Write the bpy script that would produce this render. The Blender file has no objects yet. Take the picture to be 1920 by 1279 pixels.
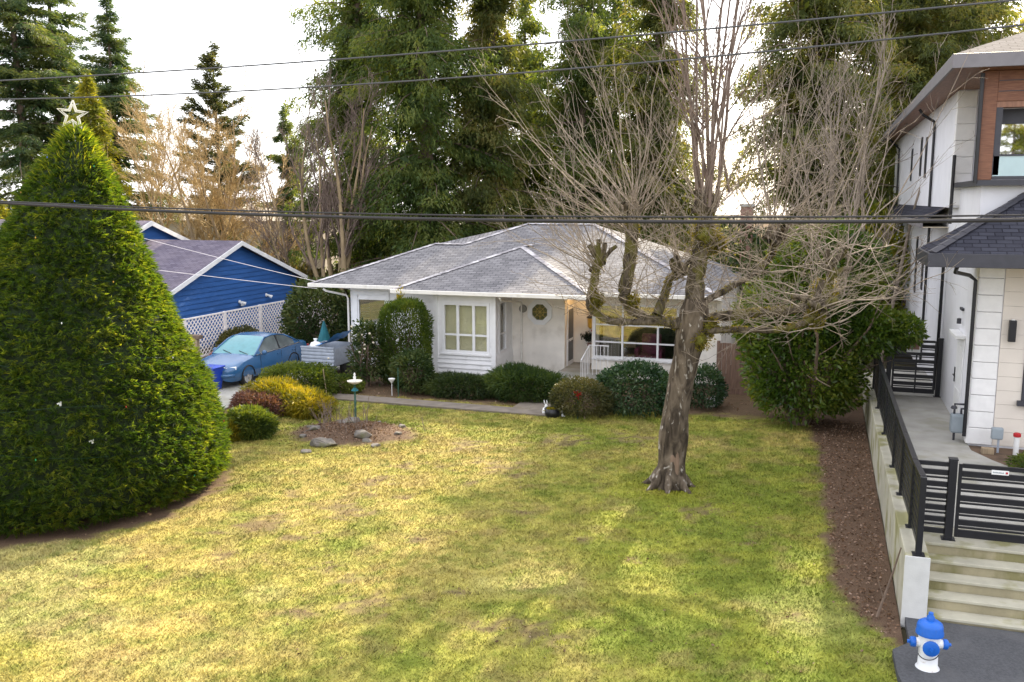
import bpy, math, random
import numpy as np
from mathutils import Vector
R = math.radians
rng = np.random.default_rng(7)
random.seed(7)
scene = bpy.context.scene
COL = scene.collection

# ------------------------------------------------------------------ camera, sky, sun, exposure
F, CAMH, CX, CY = 1730.0, 6.2, 960.0, 639.5
TH, PSI = math.atan(265 / 1730.0), R(18.6)
cam = bpy.data.cameras.new('camera'); camo = bpy.data.objects.new('camera', cam); COL.objects.link(camo)
camo.location = (0, 0, CAMH); camo.rotation_euler = (math.pi / 2 - TH, 0, PSI)
cam.sensor_width = 36; cam.lens = 36 * F / 1920; cam.clip_end = 2000; cam.clip_start = 0.1
scene.camera = camo

SUN_EL, SUN_AZ = R(31), R(-8)          # azimuth measured from +Y towards -X
sd = Vector((-math.sin(SUN_AZ) * math.cos(SUN_EL), math.cos(SUN_AZ) * math.cos(SUN_EL), math.sin(SUN_EL)))
sl = bpy.data.lights.new('sun', 'SUN'); slo = bpy.data.objects.new('sun', sl); COL.objects.link(slo)
sl.energy = 4.9; sl.angle = R(0.6); sl.color = (1.0, 0.87, 0.64)
slo.rotation_euler = (-sd).to_track_quat('-Z', 'Y').to_euler()
slo.location = (0, 0, 60)

world = bpy.data.worlds.new('World'); scene.world = world; world.use_nodes = True
wn, wl = world.node_tree.nodes, world.node_tree.links
wn.clear()
sky = wn.new('ShaderNodeTexSky'); sky.sky_type = 'NISHITA'; sky.sun_disc = False
sky.sun_elevation = SUN_EL; sky.sun_rotation = -SUN_AZ; sky.altitude = 50
sky.air_density = 1.0; sky.dust_density = 2.0; sky.ozone_density = 1.0
wtc = wn.new('ShaderNodeTexCoord'); wno = wn.new('ShaderNodeTexNoise'); wno.inputs['Scale'].default_value = 2.2
wno.inputs['Detail'].default_value = 6
wmp = wn.new('ShaderNodeMapping'); wmp.inputs['Scale'].default_value = (1, 1, 3)
wl.new(wtc.outputs['Generated'], wmp.inputs[0]); wl.new(wmp.outputs[0], wno.inputs['Vector'])
wr = wn.new('ShaderNodeMapRange'); wr.inputs[1].default_value = 0.35; wr.inputs[2].default_value = 0.65
wr.inputs[3].default_value = 0.62; wr.inputs[4].default_value = 0.95
wl.new(wno.outputs['Fac'], wr.inputs[0])
wmx = wn.new('ShaderNodeMix'); wmx.data_type = 'RGBA'
wl.new(wr.outputs[0], wmx.inputs[0]); wl.new(sky.outputs[0], wmx.inputs[6])
wmx.inputs[7].default_value = (6.7, 6.65, 6.9, 1)      # thin bright cloud sheet
bg = wn.new('ShaderNodeBackground'); bg.inputs['Strength'].default_value = 0.14
wo = wn.new('ShaderNodeOutputWorld'); wl.new(wmx.outputs[2], bg.inputs[0]); wl.new(bg.outputs[0], wo.inputs[0])

scene.view_settings.view_transform = 'Standard'; scene.view_settings.look = 'None'
scene.view_settings.exposure = 1.50; scene.view_settings.gamma = 1.0
scene.cycles.max_bounces = 6; scene.cycles.transparent_max_bounces = 8
scene.cycles.use_denoising = True

# ------------------------------------------------------------------ pixel helpers (photo pixel -> place)
_a = math.pi / 2 - TH
_R1 = np.array([[1, 0, 0], [0, math.cos(_a), -math.sin(_a)], [0, math.sin(_a), math.cos(_a)]])
_R2 = np.array([[math.cos(PSI), -math.sin(PSI), 0], [math.sin(PSI), math.cos(PSI), 0], [0, 0, 1]])
RC = _R2 @ _R1; C0 = np.array([0, 0, CAMH])
def ray(x, y): return RC @ np.array([(x - CX) / F, -(y - CY) / F, -1.0])
def G(x, y, z=0.0):
    d = ray(x, y); return C0 + (z - CAMH) / d[2] * d
def AY(x, y, Y):
    d = ray(x, y); return C0 + Y / d[1] * d
def AX(x, y, X):
    d = ray(x, y); return C0 + X / d[0] * d
def depth(p): return -((np.array(p, float) - C0) @ RC)[2]

# ------------------------------------------------------------------ noise
def _hash(ix, iy, iz, seed):
    h = (ix.astype(np.int64) * 374761393 + iy.astype(np.int64) * 668265263 + iz.astype(np.int64) * 2147483647 + seed * 974634777) & 0xFFFFFFFF
    h = ((h ^ (h >> 13)) * 1274126177) & 0xFFFFFFFF
    return ((h ^ (h >> 16)) & 0xFFFF) / 65535.0
def vnoise(p, scale=1.0, seed=0):
    p = np.asarray(p, float) * scale
    if p.shape[-1] == 2: p = np.concatenate([p, np.zeros(p.shape[:-1] + (1,))], -1)
    i = np.floor(p); f = p - i; f = f * f * (3 - 2 * f); i = i.astype(np.int64)
    o = 0
    for dx in (0, 1):
        for dy in (0, 1):
            for dz in (0, 1):
                w = (f[..., 0] if dx else 1 - f[..., 0]) * (f[..., 1] if dy else 1 - f[..., 1]) * (f[..., 2] if dz else 1 - f[..., 2])
                o = o + w * _hash(i[..., 0] + dx, i[..., 1] + dy, i[..., 2] + dz, seed)
    return o
def fbm(p, scale=1.0, seed=0, n=4):
    s = 0; a = 0.5; t = 0
    for k in range(n):
        s = s + a * vnoise(p, scale * 2 ** k, seed + k); t += a; a *= 0.5
    return s / t
def sstep(a, b, x):
    t = np.clip((x - a) / (b - a), 0, 1); return t * t * (3 - 2 * t)
def nrm(v): return v / (np.linalg.norm(v, axis=-1, keepdims=True) + 1e-9)

# ------------------------------------------------------------------ materials
MATS = {}
def mat(name, col=(.5, .5, .5), rough=.6, var=.12, scale=6.0, bump=0.0, bscale=40.0, metal=0.0, spec=.4, col2=None, detail=5, stretch=None, dirt=None):
    if name in MATS: return MATS[name]
    m = bpy.data.materials.new(name); m.use_nodes = True; MATS[name] = m
    n, l = m.node_tree.nodes, m.node_tree.links
    b = n['Principled BSDF']; b.inputs['Roughness'].default_value = rough; b.inputs['Metallic'].default_value = metal
    b.inputs['Specular IOR Level'].default_value = spec
    tc = n.new('ShaderNodeTexCoord'); mp = n.new('ShaderNodeMapping'); l.new(tc.outputs['Object'], mp.inputs[0])
    if stretch: mp.inputs['Scale'].default_value = stretch
    ns = n.new('ShaderNodeTexNoise'); ns.inputs['Scale'].default_value = scale; ns.inputs['Detail'].default_value = detail
    l.new(mp.outputs[0], ns.inputs['Vector'])
    cr = n.new('ShaderNodeValToRGB'); l.new(ns.outputs['Fac'], cr.inputs[0])
    c2 = col2 if col2 else tuple(min(1, c * (1 + var)) for c in col)
    c1 = col if col2 else tuple(c * (1 - var) for c in col)
    cr.color_ramp.elements[0].position = .32; cr.color_ramp.elements[1].position = .68
    cr.color_ramp.elements[0].color = (*c1, 1); cr.color_ramp.elements[1].color = (*c2, 1)
    out = cr.outputs[0]
    if dirt:
        n3 = n.new('ShaderNodeTexNoise'); n3.inputs['Scale'].default_value = dirt[1]; n3.inputs['Detail'].default_value = 8
        l.new(mp.outputs[0], n3.inputs['Vector'])
        r3 = n.new('ShaderNodeMapRange'); r3.inputs[1].default_value = dirt[2]; r3.inputs[2].default_value = dirt[2] + .12
        r3.inputs[4].default_value = dirt[3]; l.new(n3.outputs['Fac'], r3.inputs[0])
        mx = n.new('ShaderNodeMix'); mx.data_type = 'RGBA'; l.new(r3.outputs[0], mx.inputs[0]); l.new(out, mx.inputs[6])
        mx.inputs[7].default_value = (*dirt[0], 1); out = mx.outputs[2]
    l.new(out, b.inputs['Base Color'])
    if bump:
        n2 = n.new('ShaderNodeTexNoise'); n2.inputs['Scale'].default_value = bscale; n2.inputs['Detail'].default_value = 6
        l.new(mp.outputs[0], n2.inputs['Vector'])
        bp = n.new('ShaderNodeBump'); bp.inputs['Strength'].default_value = bump; bp.inputs['Distance'].default_value = .02
        l.new(n2.outputs['Fac'], bp.inputs['Height']); l.new(bp.outputs[0], b.inputs['Normal'])
    return m
def leafmat(name, cols, trans=.35, rough=.55, spec=.25, gain=(1.9, 1.7, .6)):
    m = bpy.data.materials.new(name); m.use_nodes = True; MATS[name] = m
    n, l = m.node_tree.nodes, m.node_tree.links
    b = n['Principled BSDF']; b.inputs['Roughness'].default_value = rough; b.inputs['Specular IOR Level'].default_value = spec
    at = n.new('ShaderNodeAttribute'); at.attribute_name = 'rnd'
    cr = n.new('ShaderNodeValToRGB'); l.new(at.outputs['Fac'], cr.inputs[0])
    el = cr.color_ramp.elements
    el[0].color = (*cols[0], 1); el[1].color = (*cols[-1], 1)
    for k, c in enumerate(cols[1:-1]):
        e = el.new((k + 1) / (len(cols) - 1)); e.color = (*c, 1)
    l.new(cr.outputs[0], b.inputs['Base Color'])
    t = n.new('ShaderNodeBsdfTranslucent'); g = n.new('ShaderNodeMix'); g.data_type = 'RGBA'; g.blend_type = 'MULTIPLY'; g.inputs[0].default_value = 1
    l.new(cr.outputs[0], g.inputs[6]); g.inputs[7].default_value = (*gain, 1); g.clamp_result = False
    l.new(g.outputs[2], t.inputs[0])
    ms = n.new('ShaderNodeMixShader'); ms.inputs[0].default_value = trans
    l.new(b.outputs[0], ms.inputs[1]); l.new(t.outputs[0], ms.inputs[2])
    l.new(ms.outputs[0], n['Material Output'].inputs[0])
    return m
def attrmat(name, attr='col', rough=.9, grain=.25, gscale=60, bump=.0):
    m = bpy.data.materials.new(name); m.use_nodes = True; MATS[name] = m
    n, l = m.node_tree.nodes, m.node_tree.links
    b = n['Principled BSDF']; b.inputs['Roughness'].default_value = rough; b.inputs['Specular IOR Level'].default_value = .15
    at = n.new('ShaderNodeAttribute'); at.attribute_name = attr
    tc = n.new('ShaderNodeTexCoord'); ns = n.new('ShaderNodeTexNoise'); ns.inputs['Scale'].default_value = gscale; ns.inputs['Detail'].default_value = 4
    l.new(tc.outputs['Object'], ns.inputs['Vector'])
    mr = n.new('ShaderNodeMapRange'); mr.inputs[1].default_value = .3; mr.inputs[2].default_value = .7
    mr.inputs[3].default_value = 1 - grain; mr.inputs[4].default_value = 1 + grain; l.new(ns.outputs['Fac'], mr.inputs[0])
    mx = n.new('ShaderNodeVectorMath'); mx.operation = 'SCALE'; l.new(at.outputs['Color'], mx.inputs[0]); l.new(mr.outputs[0], mx.inputs['Scale'])
    l.new(mx.outputs[0], b.inputs['Base Color'])
    if bump:
        bp = n.new('ShaderNodeBump'); bp.inputs['Strength'].default_value = bump; bp.inputs['Distance'].default_value = .03
        l.new(ns.outputs['Fac'], bp.inputs['Height']); l.new(bp.outputs[0], b.inputs['Normal'])
    return m
def shinglemat(name, c1, c2, mortar, w=.30, h=.14, patch=None):
    m = bpy.data.materials.new(name); m.use_nodes = True; MATS[name] = m
    n, l = m.node_tree.nodes, m.node_tree.links
    b = n['Principled BSDF']; b.inputs['Roughness'].default_value = .95; b.inputs['Specular IOR Level'].default_value = .08
    uv = n.new('ShaderNodeUVMap'); uv.uv_map = 'uv'
    br = n.new('ShaderNodeTexBrick'); br.inputs['Scale'].default_value = 1; br.inputs['Brick Width'].default_value = w; br.inputs['Row Height'].default_value = h
    br.inputs['Mortar Size'].default_value = .012; br.inputs['Mortar Smooth'].default_value = .3; br.inputs['Bias'].default_value = -.1
    br.inputs['Color1'].default_value = (*c1, 1); br.inputs['Color2'].default_value = (*c2, 1); br.inputs['Mortar'].default_value = (*mortar, 1)
    wn_ = n.new('ShaderNodeTexNoise'); wn_.inputs['Scale'].default_value = 1.1; wn_.inputs['Detail'].default_value = 8
    l.new(uv.outputs[0], br.inputs['Vector']); l.new(uv.outputs[0], wn_.inputs['Vector'])
    mr = n.new('ShaderNodeMapRange'); mr.inputs[1].default_value = .35; mr.inputs[2].default_value = .7; mr.inputs[4].default_value = .75
    l.new(wn_.outputs['Fac'], mr.inputs[0])
    n2 = n.new('ShaderNodeTexNoise'); n2.inputs['Scale'].default_value = 28; n2.inputs['Detail'].default_value = 3; l.new(uv.outputs[0], n2.inputs['Vector'])
    mm = n.new('ShaderNodeMath'); mm.operation = 'MULTIPLY'; l.new(mr.outputs[0], mm.inputs[0]); l.new(n2.outputs['Fac'], mm.inputs[1])
    mx = n.new('ShaderNodeMix'); mx.data_type = 'RGBA'; l.new(mm.outputs[0], mx.inputs[0]); l.new(br.outputs[0], mx.inputs[6])
    mx.inputs[7].default_value = (*(patch or c2), 1)
    l.new(mx.outputs[2], b.inputs['Base Color'])
    sx = n.new('ShaderNodeSeparateXYZ'); l.new(uv.outputs[0], sx.inputs[0])
    dv = n.new('ShaderNodeMath'); dv.operation = 'DIVIDE'; dv.inputs[1].default_value = h; l.new(sx.outputs[1], dv.inputs[0])
    fr = n.new('ShaderNodeMath'); fr.operation = 'FRACT'; l.new(dv.outputs[0], fr.inputs[0])
    sb = n.new('ShaderNodeMath'); sb.operation = 'SUBTRACT'; sb.inputs[0].default_value = 1; l.new(fr.outputs[0], sb.inputs[1])
    ad = n.new('ShaderNodeMath'); ad.operation = 'MULTIPLY_ADD'; l.new(br.outputs['Fac'], ad.inputs[0]); ad.inputs[1].default_value = -.6; l.new(sb.outputs[0], ad.inputs[2])
    bp = n.new('ShaderNodeBump'); bp.inputs['Strength'].default_value = .8; bp.inputs['Distance'].default_value = .02
    l.new(ad.outputs[0], bp.inputs['Height']); l.new(bp.outputs[0], b.inputs['Normal'])
    return m
def barkmat(name, c1, c2, crack, lichen, scale=7.0):
    m = bpy.data.materials.new(name); m.use_nodes = True; MATS[name] = m
    n, l = m.node_tree.nodes, m.node_tree.links
    b = n['Principled BSDF']; b.inputs['Roughness'].default_value = .95; b.inputs['Specular IOR Level'].default_value = .15
    tc = n.new('ShaderNodeTexCoord'); mp = n.new('ShaderNodeMapping'); l.new(tc.outputs['Object'], mp.inputs[0]); mp.inputs['Scale'].default_value = (1, 1, .32)
    ns = n.new('ShaderNodeTexNoise'); ns.inputs['Scale'].default_value = scale; ns.inputs['Detail'].default_value = 8; ns.inputs['Distortion'].default_value = .6; l.new(mp.outputs[0], ns.inputs['Vector'])
    cr = n.new('ShaderNodeValToRGB'); l.new(ns.outputs['Fac'], cr.inputs[0]); e = cr.color_ramp.elements
    e[0].position = .34; e[0].color = (*crack, 1); e[1].position = .70; e[1].color = (*c2, 1); k = e.new(.46); k.color = (*c1, 1)
    n3 = n.new('ShaderNodeTexNoise'); n3.inputs['Scale'].default_value = lichen[1]; n3.inputs['Detail'].default_value = 9; n3.inputs['Distortion'].default_value = 1.2; mp3 = n.new('ShaderNodeMapping'); mp3.inputs['Scale'].default_value = (1, 1, .45); l.new(tc.outputs['Object'], mp3.inputs[0]); l.new(mp3.outputs[0], n3.inputs['Vector'])
    r3 = n.new('ShaderNodeMapRange'); r3.inputs[1].default_value = lichen[2]; r3.inputs[2].default_value = lichen[2] + .09; r3.inputs[4].default_value = lichen[3]; l.new(n3.outputs['Fac'], r3.inputs[0])
    mx = n.new('ShaderNodeMix'); mx.data_type = 'RGBA'; l.new(r3.outputs[0], mx.inputs[0]); l.new(cr.outputs[0], mx.inputs[6]); mx.inputs[7].default_value = (*lichen[0], 1); l.new(mx.outputs[2], b.inputs['Base Color'])
    bp = n.new('ShaderNodeBump'); bp.inputs['Strength'].default_value = 1.0; bp.inputs['Distance'].default_value = .07; l.new(ns.outputs['Fac'], bp.inputs['Height']); l.new(bp.outputs[0], b.inputs['Normal'])
    return m
def glassmat(name, refl=.18, tint=(1, 1, 1), rough=.02):
    m = bpy.data.materials.new(name); m.use_nodes = True; MATS[name] = m
    n, l = m.node_tree.nodes, m.node_tree.links; n.remove(n['Principled BSDF'])
    t = n.new('ShaderNodeBsdfTransparent'); t.inputs[0].default_value = (*tint, 1)
    g = n.new('ShaderNodeBsdfGlossy'); g.inputs['Roughness'].default_value = rough
    lw = n.new('ShaderNodeLayerWeight'); lw.inputs[0].default_value = .35
    mr = n.new('ShaderNodeMapRange'); mr.inputs[3].default_value = refl; mr.inputs[4].default_value = min(1, refl + .5); l.new(lw.outputs['Facing'], mr.inputs[0])
    ms = n.new('ShaderNodeMixShader'); l.new(mr.outputs[0], ms.inputs[0]); l.new(t.outputs[0], ms.inputs[1]); l.new(g.outputs[0], ms.inputs[2])
    l.new(ms.outputs[0], n['Material Output'].inputs[0])
    return m
def emitmat(name, col, s):
    m = bpy.data.materials.new(name); m.use_nodes = True; MATS[name] = m
    b = m.node_tree.nodes['Principled BSDF']; b.inputs['Emission Color'].default_value = (*col, 1); b.inputs['Emission Strength'].default_value = s
    b.inputs['Base Color'].default_value = (*col, 1)
    return m

# ------------------------------------------------------------------ objects
def tag(o, label=None, cat=None, group=None, kind=None):
    if label: o['label'] = label
    if cat: o['category'] = cat
    if group: o['group'] = group
    if kind: o['kind'] = kind
    return o
def thing(name, label, cat, loc=(0, 0, 0), group=None):
    o = bpy.data.objects.new(name, None); COL.objects.link(o); o.location = tuple(float(x) for x in loc); o.empty_display_size = .2
    return tag(o, label, cat, group)
def wloc(o):
    v = Vector((0, 0, 0))
    while o: v += o.location; o = o.parent
    return np.array(v)
def link(name, me, parent=None, origin=None):
    o = bpy.data.objects.new(name, me); COL.objects.link(o)
    if parent: o.parent = parent
    elif origin is not None: o.location = tuple(float(x) for x in origin)
    return o
def fast(name, V, Fc, m, parent=None, origin=None, rnd=None, col=None, smooth=False, vcol=None):
    """V (n,3), Fc (k,3|4) or list of such arrays; world coordinates."""
    V = np.asarray(V, float).reshape(-1, 3)
    base = wloc(parent) if parent else (np.array(origin, float) if origin is not None else np.zeros(3))
    V = V - base
    Fs = Fc if isinstance(Fc, list) else [Fc]
    Fs = [np.asarray(f, np.int32) for f in Fs if len(f)]
    me = bpy.data.meshes.new(name)
    nl = sum(f.size for f in Fs); npy = sum(len(f) for f in Fs)
    me.vertices.add(len(V)); me.vertices.foreach_set('co', V.astype(np.float32).ravel())
    me.loops.add(nl); me.loops.foreach_set('vertex_index', np.concatenate([f.ravel() for f in Fs]))
    me.polygons.add(npy)
    tot = np.concatenate([np.full(len(f), f.shape[1], np.int32) for f in Fs])
    me.polygons.foreach_set('loop_start', np.concatenate([[0], np.cumsum(tot)[:-1]]).astype(np.int32))
    me.update(calc_edges=True)
    if smooth: me.polygons.foreach_set('use_smooth', np.ones(npy, bool))
    if rnd is not None:
        a = me.attributes.new('rnd', 'FLOAT', 'FACE'); a.data.foreach_set('value', np.asarray(rnd, np.float32))
    if col is not None:
        a = me.attributes.new('col', 'FLOAT_COLOR', 'FACE'); a.data.foreach_set('color', np.concatenate([col, np.ones((len(col), 1))], 1).astype(np.float32).ravel())
    if vcol is not None:
        a = me.attributes.new('col', 'FLOAT_COLOR', 'POINT'); a.data.foreach_set('color', np.concatenate([vcol, np.ones((len(vcol), 1))], 1).astype(np.float32).ravel())
    if isinstance(m, str): m = MATS[m]
    me.materials.append(m); me.validate()
    return link(name, me, parent, base if not parent else None)

class MB:
    def __init__(s): s.v = []; s.f = []
    def add(s, vs, fs):
        b = len(s.v); s.v += [tuple(float(c) for c in v) for v in vs]; s.f += [tuple(b + i for i in f) for f in fs]; return s
    def box(s, x0, x1, y0, y1, z0, z1):
        return s.add([(x0, y0, z0), (x1, y0, z0), (x1, y1, z0), (x0, y1, z0), (x0, y0, z1), (x1, y0, z1), (x1, y1, z1), (x0, y1, z1)],
                     [(0, 3, 2, 1), (4, 5, 6, 7), (0, 1, 5, 4), (1, 2, 6, 5), (2, 3, 7, 6), (3, 0, 4, 7)])
    def beam(s, p, q, w, h, up=(0, 0, 1)):
        p, q = np.array(p, float), np.array(q, float); d = nrm(q - p); a = nrm(np.cross(d, up)); b = np.cross(a, d)
        vs = [e + a * w / 2 * i + b * h / 2 * j for e in (p, q) for i, j in ((-1, -1), (1, -1), (1, 1), (-1, 1))]
        return s.add(vs, [(0, 3, 2, 1), (4, 5, 6, 7), (0, 1, 5, 4), (1, 2, 6, 5), (2, 3, 7, 6), (3, 0, 4, 7)])
    def poly(s, pts, th=0.0, nrml=None):
        n = len(pts)
        if not th: return s.add(pts, [tuple(range(n))])
        pts = [np.array(p, float) for p in pts]
        if nrml is None: nrml = nrm(np.cross(pts[1] - pts[0], pts[2] - pts[0]))
        q = [p - np.array(nrml) * th for p in pts]
        return s.add(pts + q, [tuple(range(n)), tuple(range(2 * n - 1, n - 1, -1))] + [(i, n + i, n + (i + 1) % n, (i + 1) % n) for i in range(n)])
    def tube(s, pts, r, n=8, cap=True):
        pts = [np.array(p, float) for p in pts]; k = len(pts)
        rr = r if isinstance(r, (list, tuple, np.ndarray)) else [r] * k
        vs = []; a = None
        for i in range(k):
            d = nrm(pts[min(i + 1, k - 1)] - pts[max(i - 1, 0)])
            if a is None:
                a = np.cross(d, (0, 0, 1)) if abs(d[2]) < .95 else np.cross(d, (0, 1, 0))
            a = nrm(a - d * (a @ d)); b = np.cross(d, a)
            for j in range(n):
                t = 2 * math.pi * j / n; vs.append(pts[i] + rr[i] * (math.cos(t) * a + math.sin(t) * b))
        fs = [(i * n + j, i * n + (j + 1) % n, (i + 1) * n + (j + 1) % n, (i + 1) * n + j) for i in range(k - 1) for j in range(n)]
        if cap: fs += [tuple(range(n - 1, -1, -1)), tuple((k - 1) * n + j for j in range(n))]
        return s.add(vs, fs)
    def lathe(s, prof, c, n=20, axis='z'):
        vs = []
        for r, h in prof:
            for j in range(n):
                t = 2 * math.pi * j / n; a, b = r * math.cos(t), r * math.sin(t)
                vs.append({'z': (c[0] + a, c[1] + b, c[2] + h), 'x': (c[0] + h, c[1] + a, c[2] + b), 'y': (c[0] + a, c[1] + h, c[2] + b)}[axis])
        k = len(prof)
        fs = [(i * n + j, i * n + (j + 1) % n, (i + 1) * n + (j + 1) % n, (i + 1) * n + j) for i in range(k - 1) for j in range(n)]
        fs += [tuple(range(n - 1, -1, -1)), tuple((k - 1) * n + j for j in range(n))]
        return s.add(vs, fs)
    def build(s, name, m, parent=None, origin=None, smooth=False, bevel=0.0, sharp=None):
        base = wloc(parent) if parent else (np.array(origin, float) if origin is not None else np.zeros(3))
        me = bpy.data.meshes.new(name)
        me.from_pydata([tuple(np.array(v) - base) for v in s.v], [], s.f); me.update()
        if smooth:
            me.polygons.foreach_set('use_smooth', np.ones(len(me.polygons), bool))
            if sharp: me.set_sharp_from_angle(angle=R(sharp))
        me.materials.append(MATS[m] if isinstance(m, str) else m)
        o = link(name, me, parent, base if not parent else None)
        if bevel:
            b = o.modifiers.new('bevel', 'BEVEL'); b.width = bevel; b.segments = 2; b.limit_method = 'ANGLE'
        return o
def roofpoly(name, pts, udir, vdir, m, parent, th=.06):
    """a roof plane with UVs in metres; pts counter-clockwise from above; a slab th thick"""
    n = len(pts); P_ = [np.array(p, float) for p in pts]
    nr = nrm(np.cross(P_[1] - P_[0], P_[2] - P_[0]))
    if nr[2] < 0: P_ = P_[::-1]; nr = -nr
    Q = [p - np.array((0, 0, th)) for p in P_]
    base = wloc(parent)
    me = bpy.data.meshes.new(name)
    fs = [tuple(range(n)), tuple(range(2 * n - 1, n - 1, -1))] + [(i, n + i, n + (i + 1) % n, (i + 1) % n) for i in range(n)]
    me.from_pydata([tuple(p - base) for p in P_ + Q], [], fs); me.update()
    uv = me.uv_layers.new(name='uv'); u_, v_ = nrm(np.array(udir, float)), nrm(np.array(vdir, float))
    W = P_ + Q
    for lp in me.loops:
        p = W[lp.vertex_index]; uv.data[lp.index].uv = (float(p @ u_), float(p @ v_))
    me.materials.append(MATS[m])
    return link(name, me, parent)

# ---------- vegetation kit
def leaves(Pp, D, L, W, droop=.0, fold=None):
    """diamond leaves: base, two shoulders, tip -> quads"""
    n = len(Pp); D = nrm(D); L = np.broadcast_to(L, (n,))[:, None]; W = np.broadcast_to(W, (n,))[:, None]
    S = nrm(np.cross(D, rng.normal(size=(n, 3))))
    mid = Pp + D * L * .45
    tip = Pp + D * L; tip[:, 2] -= droop * L[:, 0]
    V = np.stack([Pp, mid + S * W * .5, tip, mid - S * W * .5], 1).reshape(-1, 3)
    Fq = np.arange(n * 4).reshape(n, 4)
    return V, Fq
def slivers(Pp, D, L, W, droop=.0):
    n = len(Pp); D = nrm(D); L = np.broadcast_to(L, (n,))[:, None]; W = np.broadcast_to(W, (n,))[:, None]
    S = nrm(np.cross(D, rng.normal(size=(n, 3)))); tip = Pp + D * L; tip[:, 2] -= droop * L[:, 0]
    return np.stack([Pp + S * W * .5, tip, Pp - S * W * .5], 1).reshape(-1, 3), np.arange(n * 3).reshape(n, 3)
def tubes(pts, rad, sides=4):
    """pts (n,k,3), rad (n,k) -> V, quads"""
    n, k, _ = pts.shape
    d = np.empty_like(pts); d[:, 1:-1] = pts[:, 2:] - pts[:, :-2]; d[:, 0] = pts[:, 1] - pts[:, 0]; d[:, -1] = pts[:, -1] - pts[:, -2]
    d = nrm(d); ref = np.where(np.abs(d[:, :1, 2:]) > .9, np.array([1., 0.2, 0]), np.array([0, 0.1, 1.]))
    a = nrm(np.cross(d, np.broadcast_to(ref, d.shape))); b = np.cross(d, a)
    t = np.arange(sides) * 2 * math.pi / sides
    V = pts[:, :, None] + rad[:, :, None, None] * (np.cos(t)[:, None] * a[:, :, None] + np.sin(t)[:, None] * b[:, :, None])
    idx = np.arange(n * k * sides).reshape(n, k, sides); nx = np.roll(idx, -1, 2)
    Fq = np.stack([idx[:, :-1], nx[:, :-1], nx[:, 1:], idx[:, 1:]], -1).reshape(-1, 4)
    return V.reshape(-1, 3), Fq
def grow(start, d, length, r0, k=6, wob=.12, up=.0, tip=.25):
    n = len(start); d = nrm(np.array(d, float)); pts = np.empty((n, k, 3)); pts[:, 0] = start
    step = (np.broadcast_to(length, (n,)) / (k - 1))[:, None]
    for i in range(1, k):
        d = nrm(d + rng.normal(size=(n, 3)) * wob + np.array([0, 0, up]))
        pts[:, i] = pts[:, i - 1] + d * step
    rad = np.broadcast_to(r0, (n,))[:, None] * np.linspace(1, tip, k)[None]
    return pts, rad
def kids(pts, rad, m, t0=.25, t1=1.0, ang=.7, ratio=.5, rr=.55):
    n, k, _ = pts.shape
    par = np.repeat(np.arange(n), m); t = rng.uniform(t0, t1, n * m) * (k - 1.001)
    i = np.floor(t).astype(int); f = (t - i)[:, None]
    s = pts[par, i] * (1 - f) + pts[par, i + 1] * f
    d = nrm(pts[par, i + 1] - pts[par, i])
    side = nrm(np.cross(d, rng.normal(size=d.shape)))
    a = (ang * rng.uniform(.6, 1.3, n * m))[:, None]
    nd = d * np.cos(a) + side * np.sin(a)
    plen = np.linalg.norm(np.diff(pts, axis=1), axis=2).sum(1)
    L = plen[par] * ratio * rng.uniform(.5, 1.15, n * m) * (1.15 - .5 * t / (k - 1))
    r = rad[par, i] * rr
    return s, nd, L, r
class Acc:
    def __init__(s): s.V = []; s.F = []; s.R = []; s.n = 0
    def add(s, VF, rnd=None):
        V, Fq = VF; s.V.append(V); s.F.append(Fq + s.n); s.n += len(V); s.R.append(np.full(len(Fq), .5) if rnd is None else rnd)
    def build(s, name, m, parent=None, origin=None, smooth=False):
        F4 = [f for f in s.F]
        return fast(name, np.concatenate(s.V), np.concatenate(F4), m, parent, origin, rnd=np.concatenate(s.R), smooth=smooth)
# ------------------------------------------------------------------ shared materials
mat('white_paint', (.80, .80, .81), .5, .05, 3, bump=.05, bscale=60, dirt=((.5, .49, .46), 2.5, .58, .35))
mat('white_trim', (.78, .78, .79), .45, .04, 4)
mat('stucco', (.82, .775, .71), .9, .07, 2.2, bump=.5, bscale=45, dirt=((.52, .47, .40), 1.6, .56, .45))
mat('soffit', (.60, .52, .40), .8, .06, 4)
mat('gutter', (.74, .71, .66), .5, .08, 3, dirt=((.45, .42, .36), 3, .55, .5))
mat('concrete', (.34, .33, .30), .9, .14, 1.8, bump=.25, bscale=60, dirt=((.25, .24, .18), 1.2, .52, .6))
mat('mossy_concrete', (.40, .38, .30), .92, .14, 2.5, bump=.35, bscale=50, dirt=((.20, .19, .06), 1.6, .50, .8))
mat('pale_concrete', (.52, .52, .51), .85, .1, 3, bump=.2, bscale=50, dirt=((.36, .35, .28), 3, .6, .6))
mat('path_paving', (.165, .14, .115), .95, .2, 3, bump=.3, bscale=50, dirt=((.16, .13, .09), 2, .5, .6))
mat('asphalt', (.060, .062, .068), .8, .25, 30, bump=.5, bscale=160, dirt=((.095, .095, .10), 1.0, .5, .6))
mat('black_metal', (.010, .010, .013), .38, .2, 8, spec=.45)
mat('dark_trim', (.045, .045, .055), .5, .1, 6)
mat('fascia', (.17, .16, .17), .5, .08, 5)
mat('cedar_wood', (.15, .062, .036), .6, .3, 5, bump=.2, bscale=30, stretch=(1, 1, 8), col2=(.23, .105, .06))
mat('soffit_wood', (.24, .12, .075), .55, .25, 3, stretch=(6, 1, 1))
mat('fence_wood', (.17, .105, .075), .85, .25, 5, bump=.4, bscale=40, stretch=(6, 6, .7))
mat('old_wood', (.30, .23, .15), .9, .2, 6, bump=.3, bscale=40, stretch=(4, 4, .6))
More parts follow.
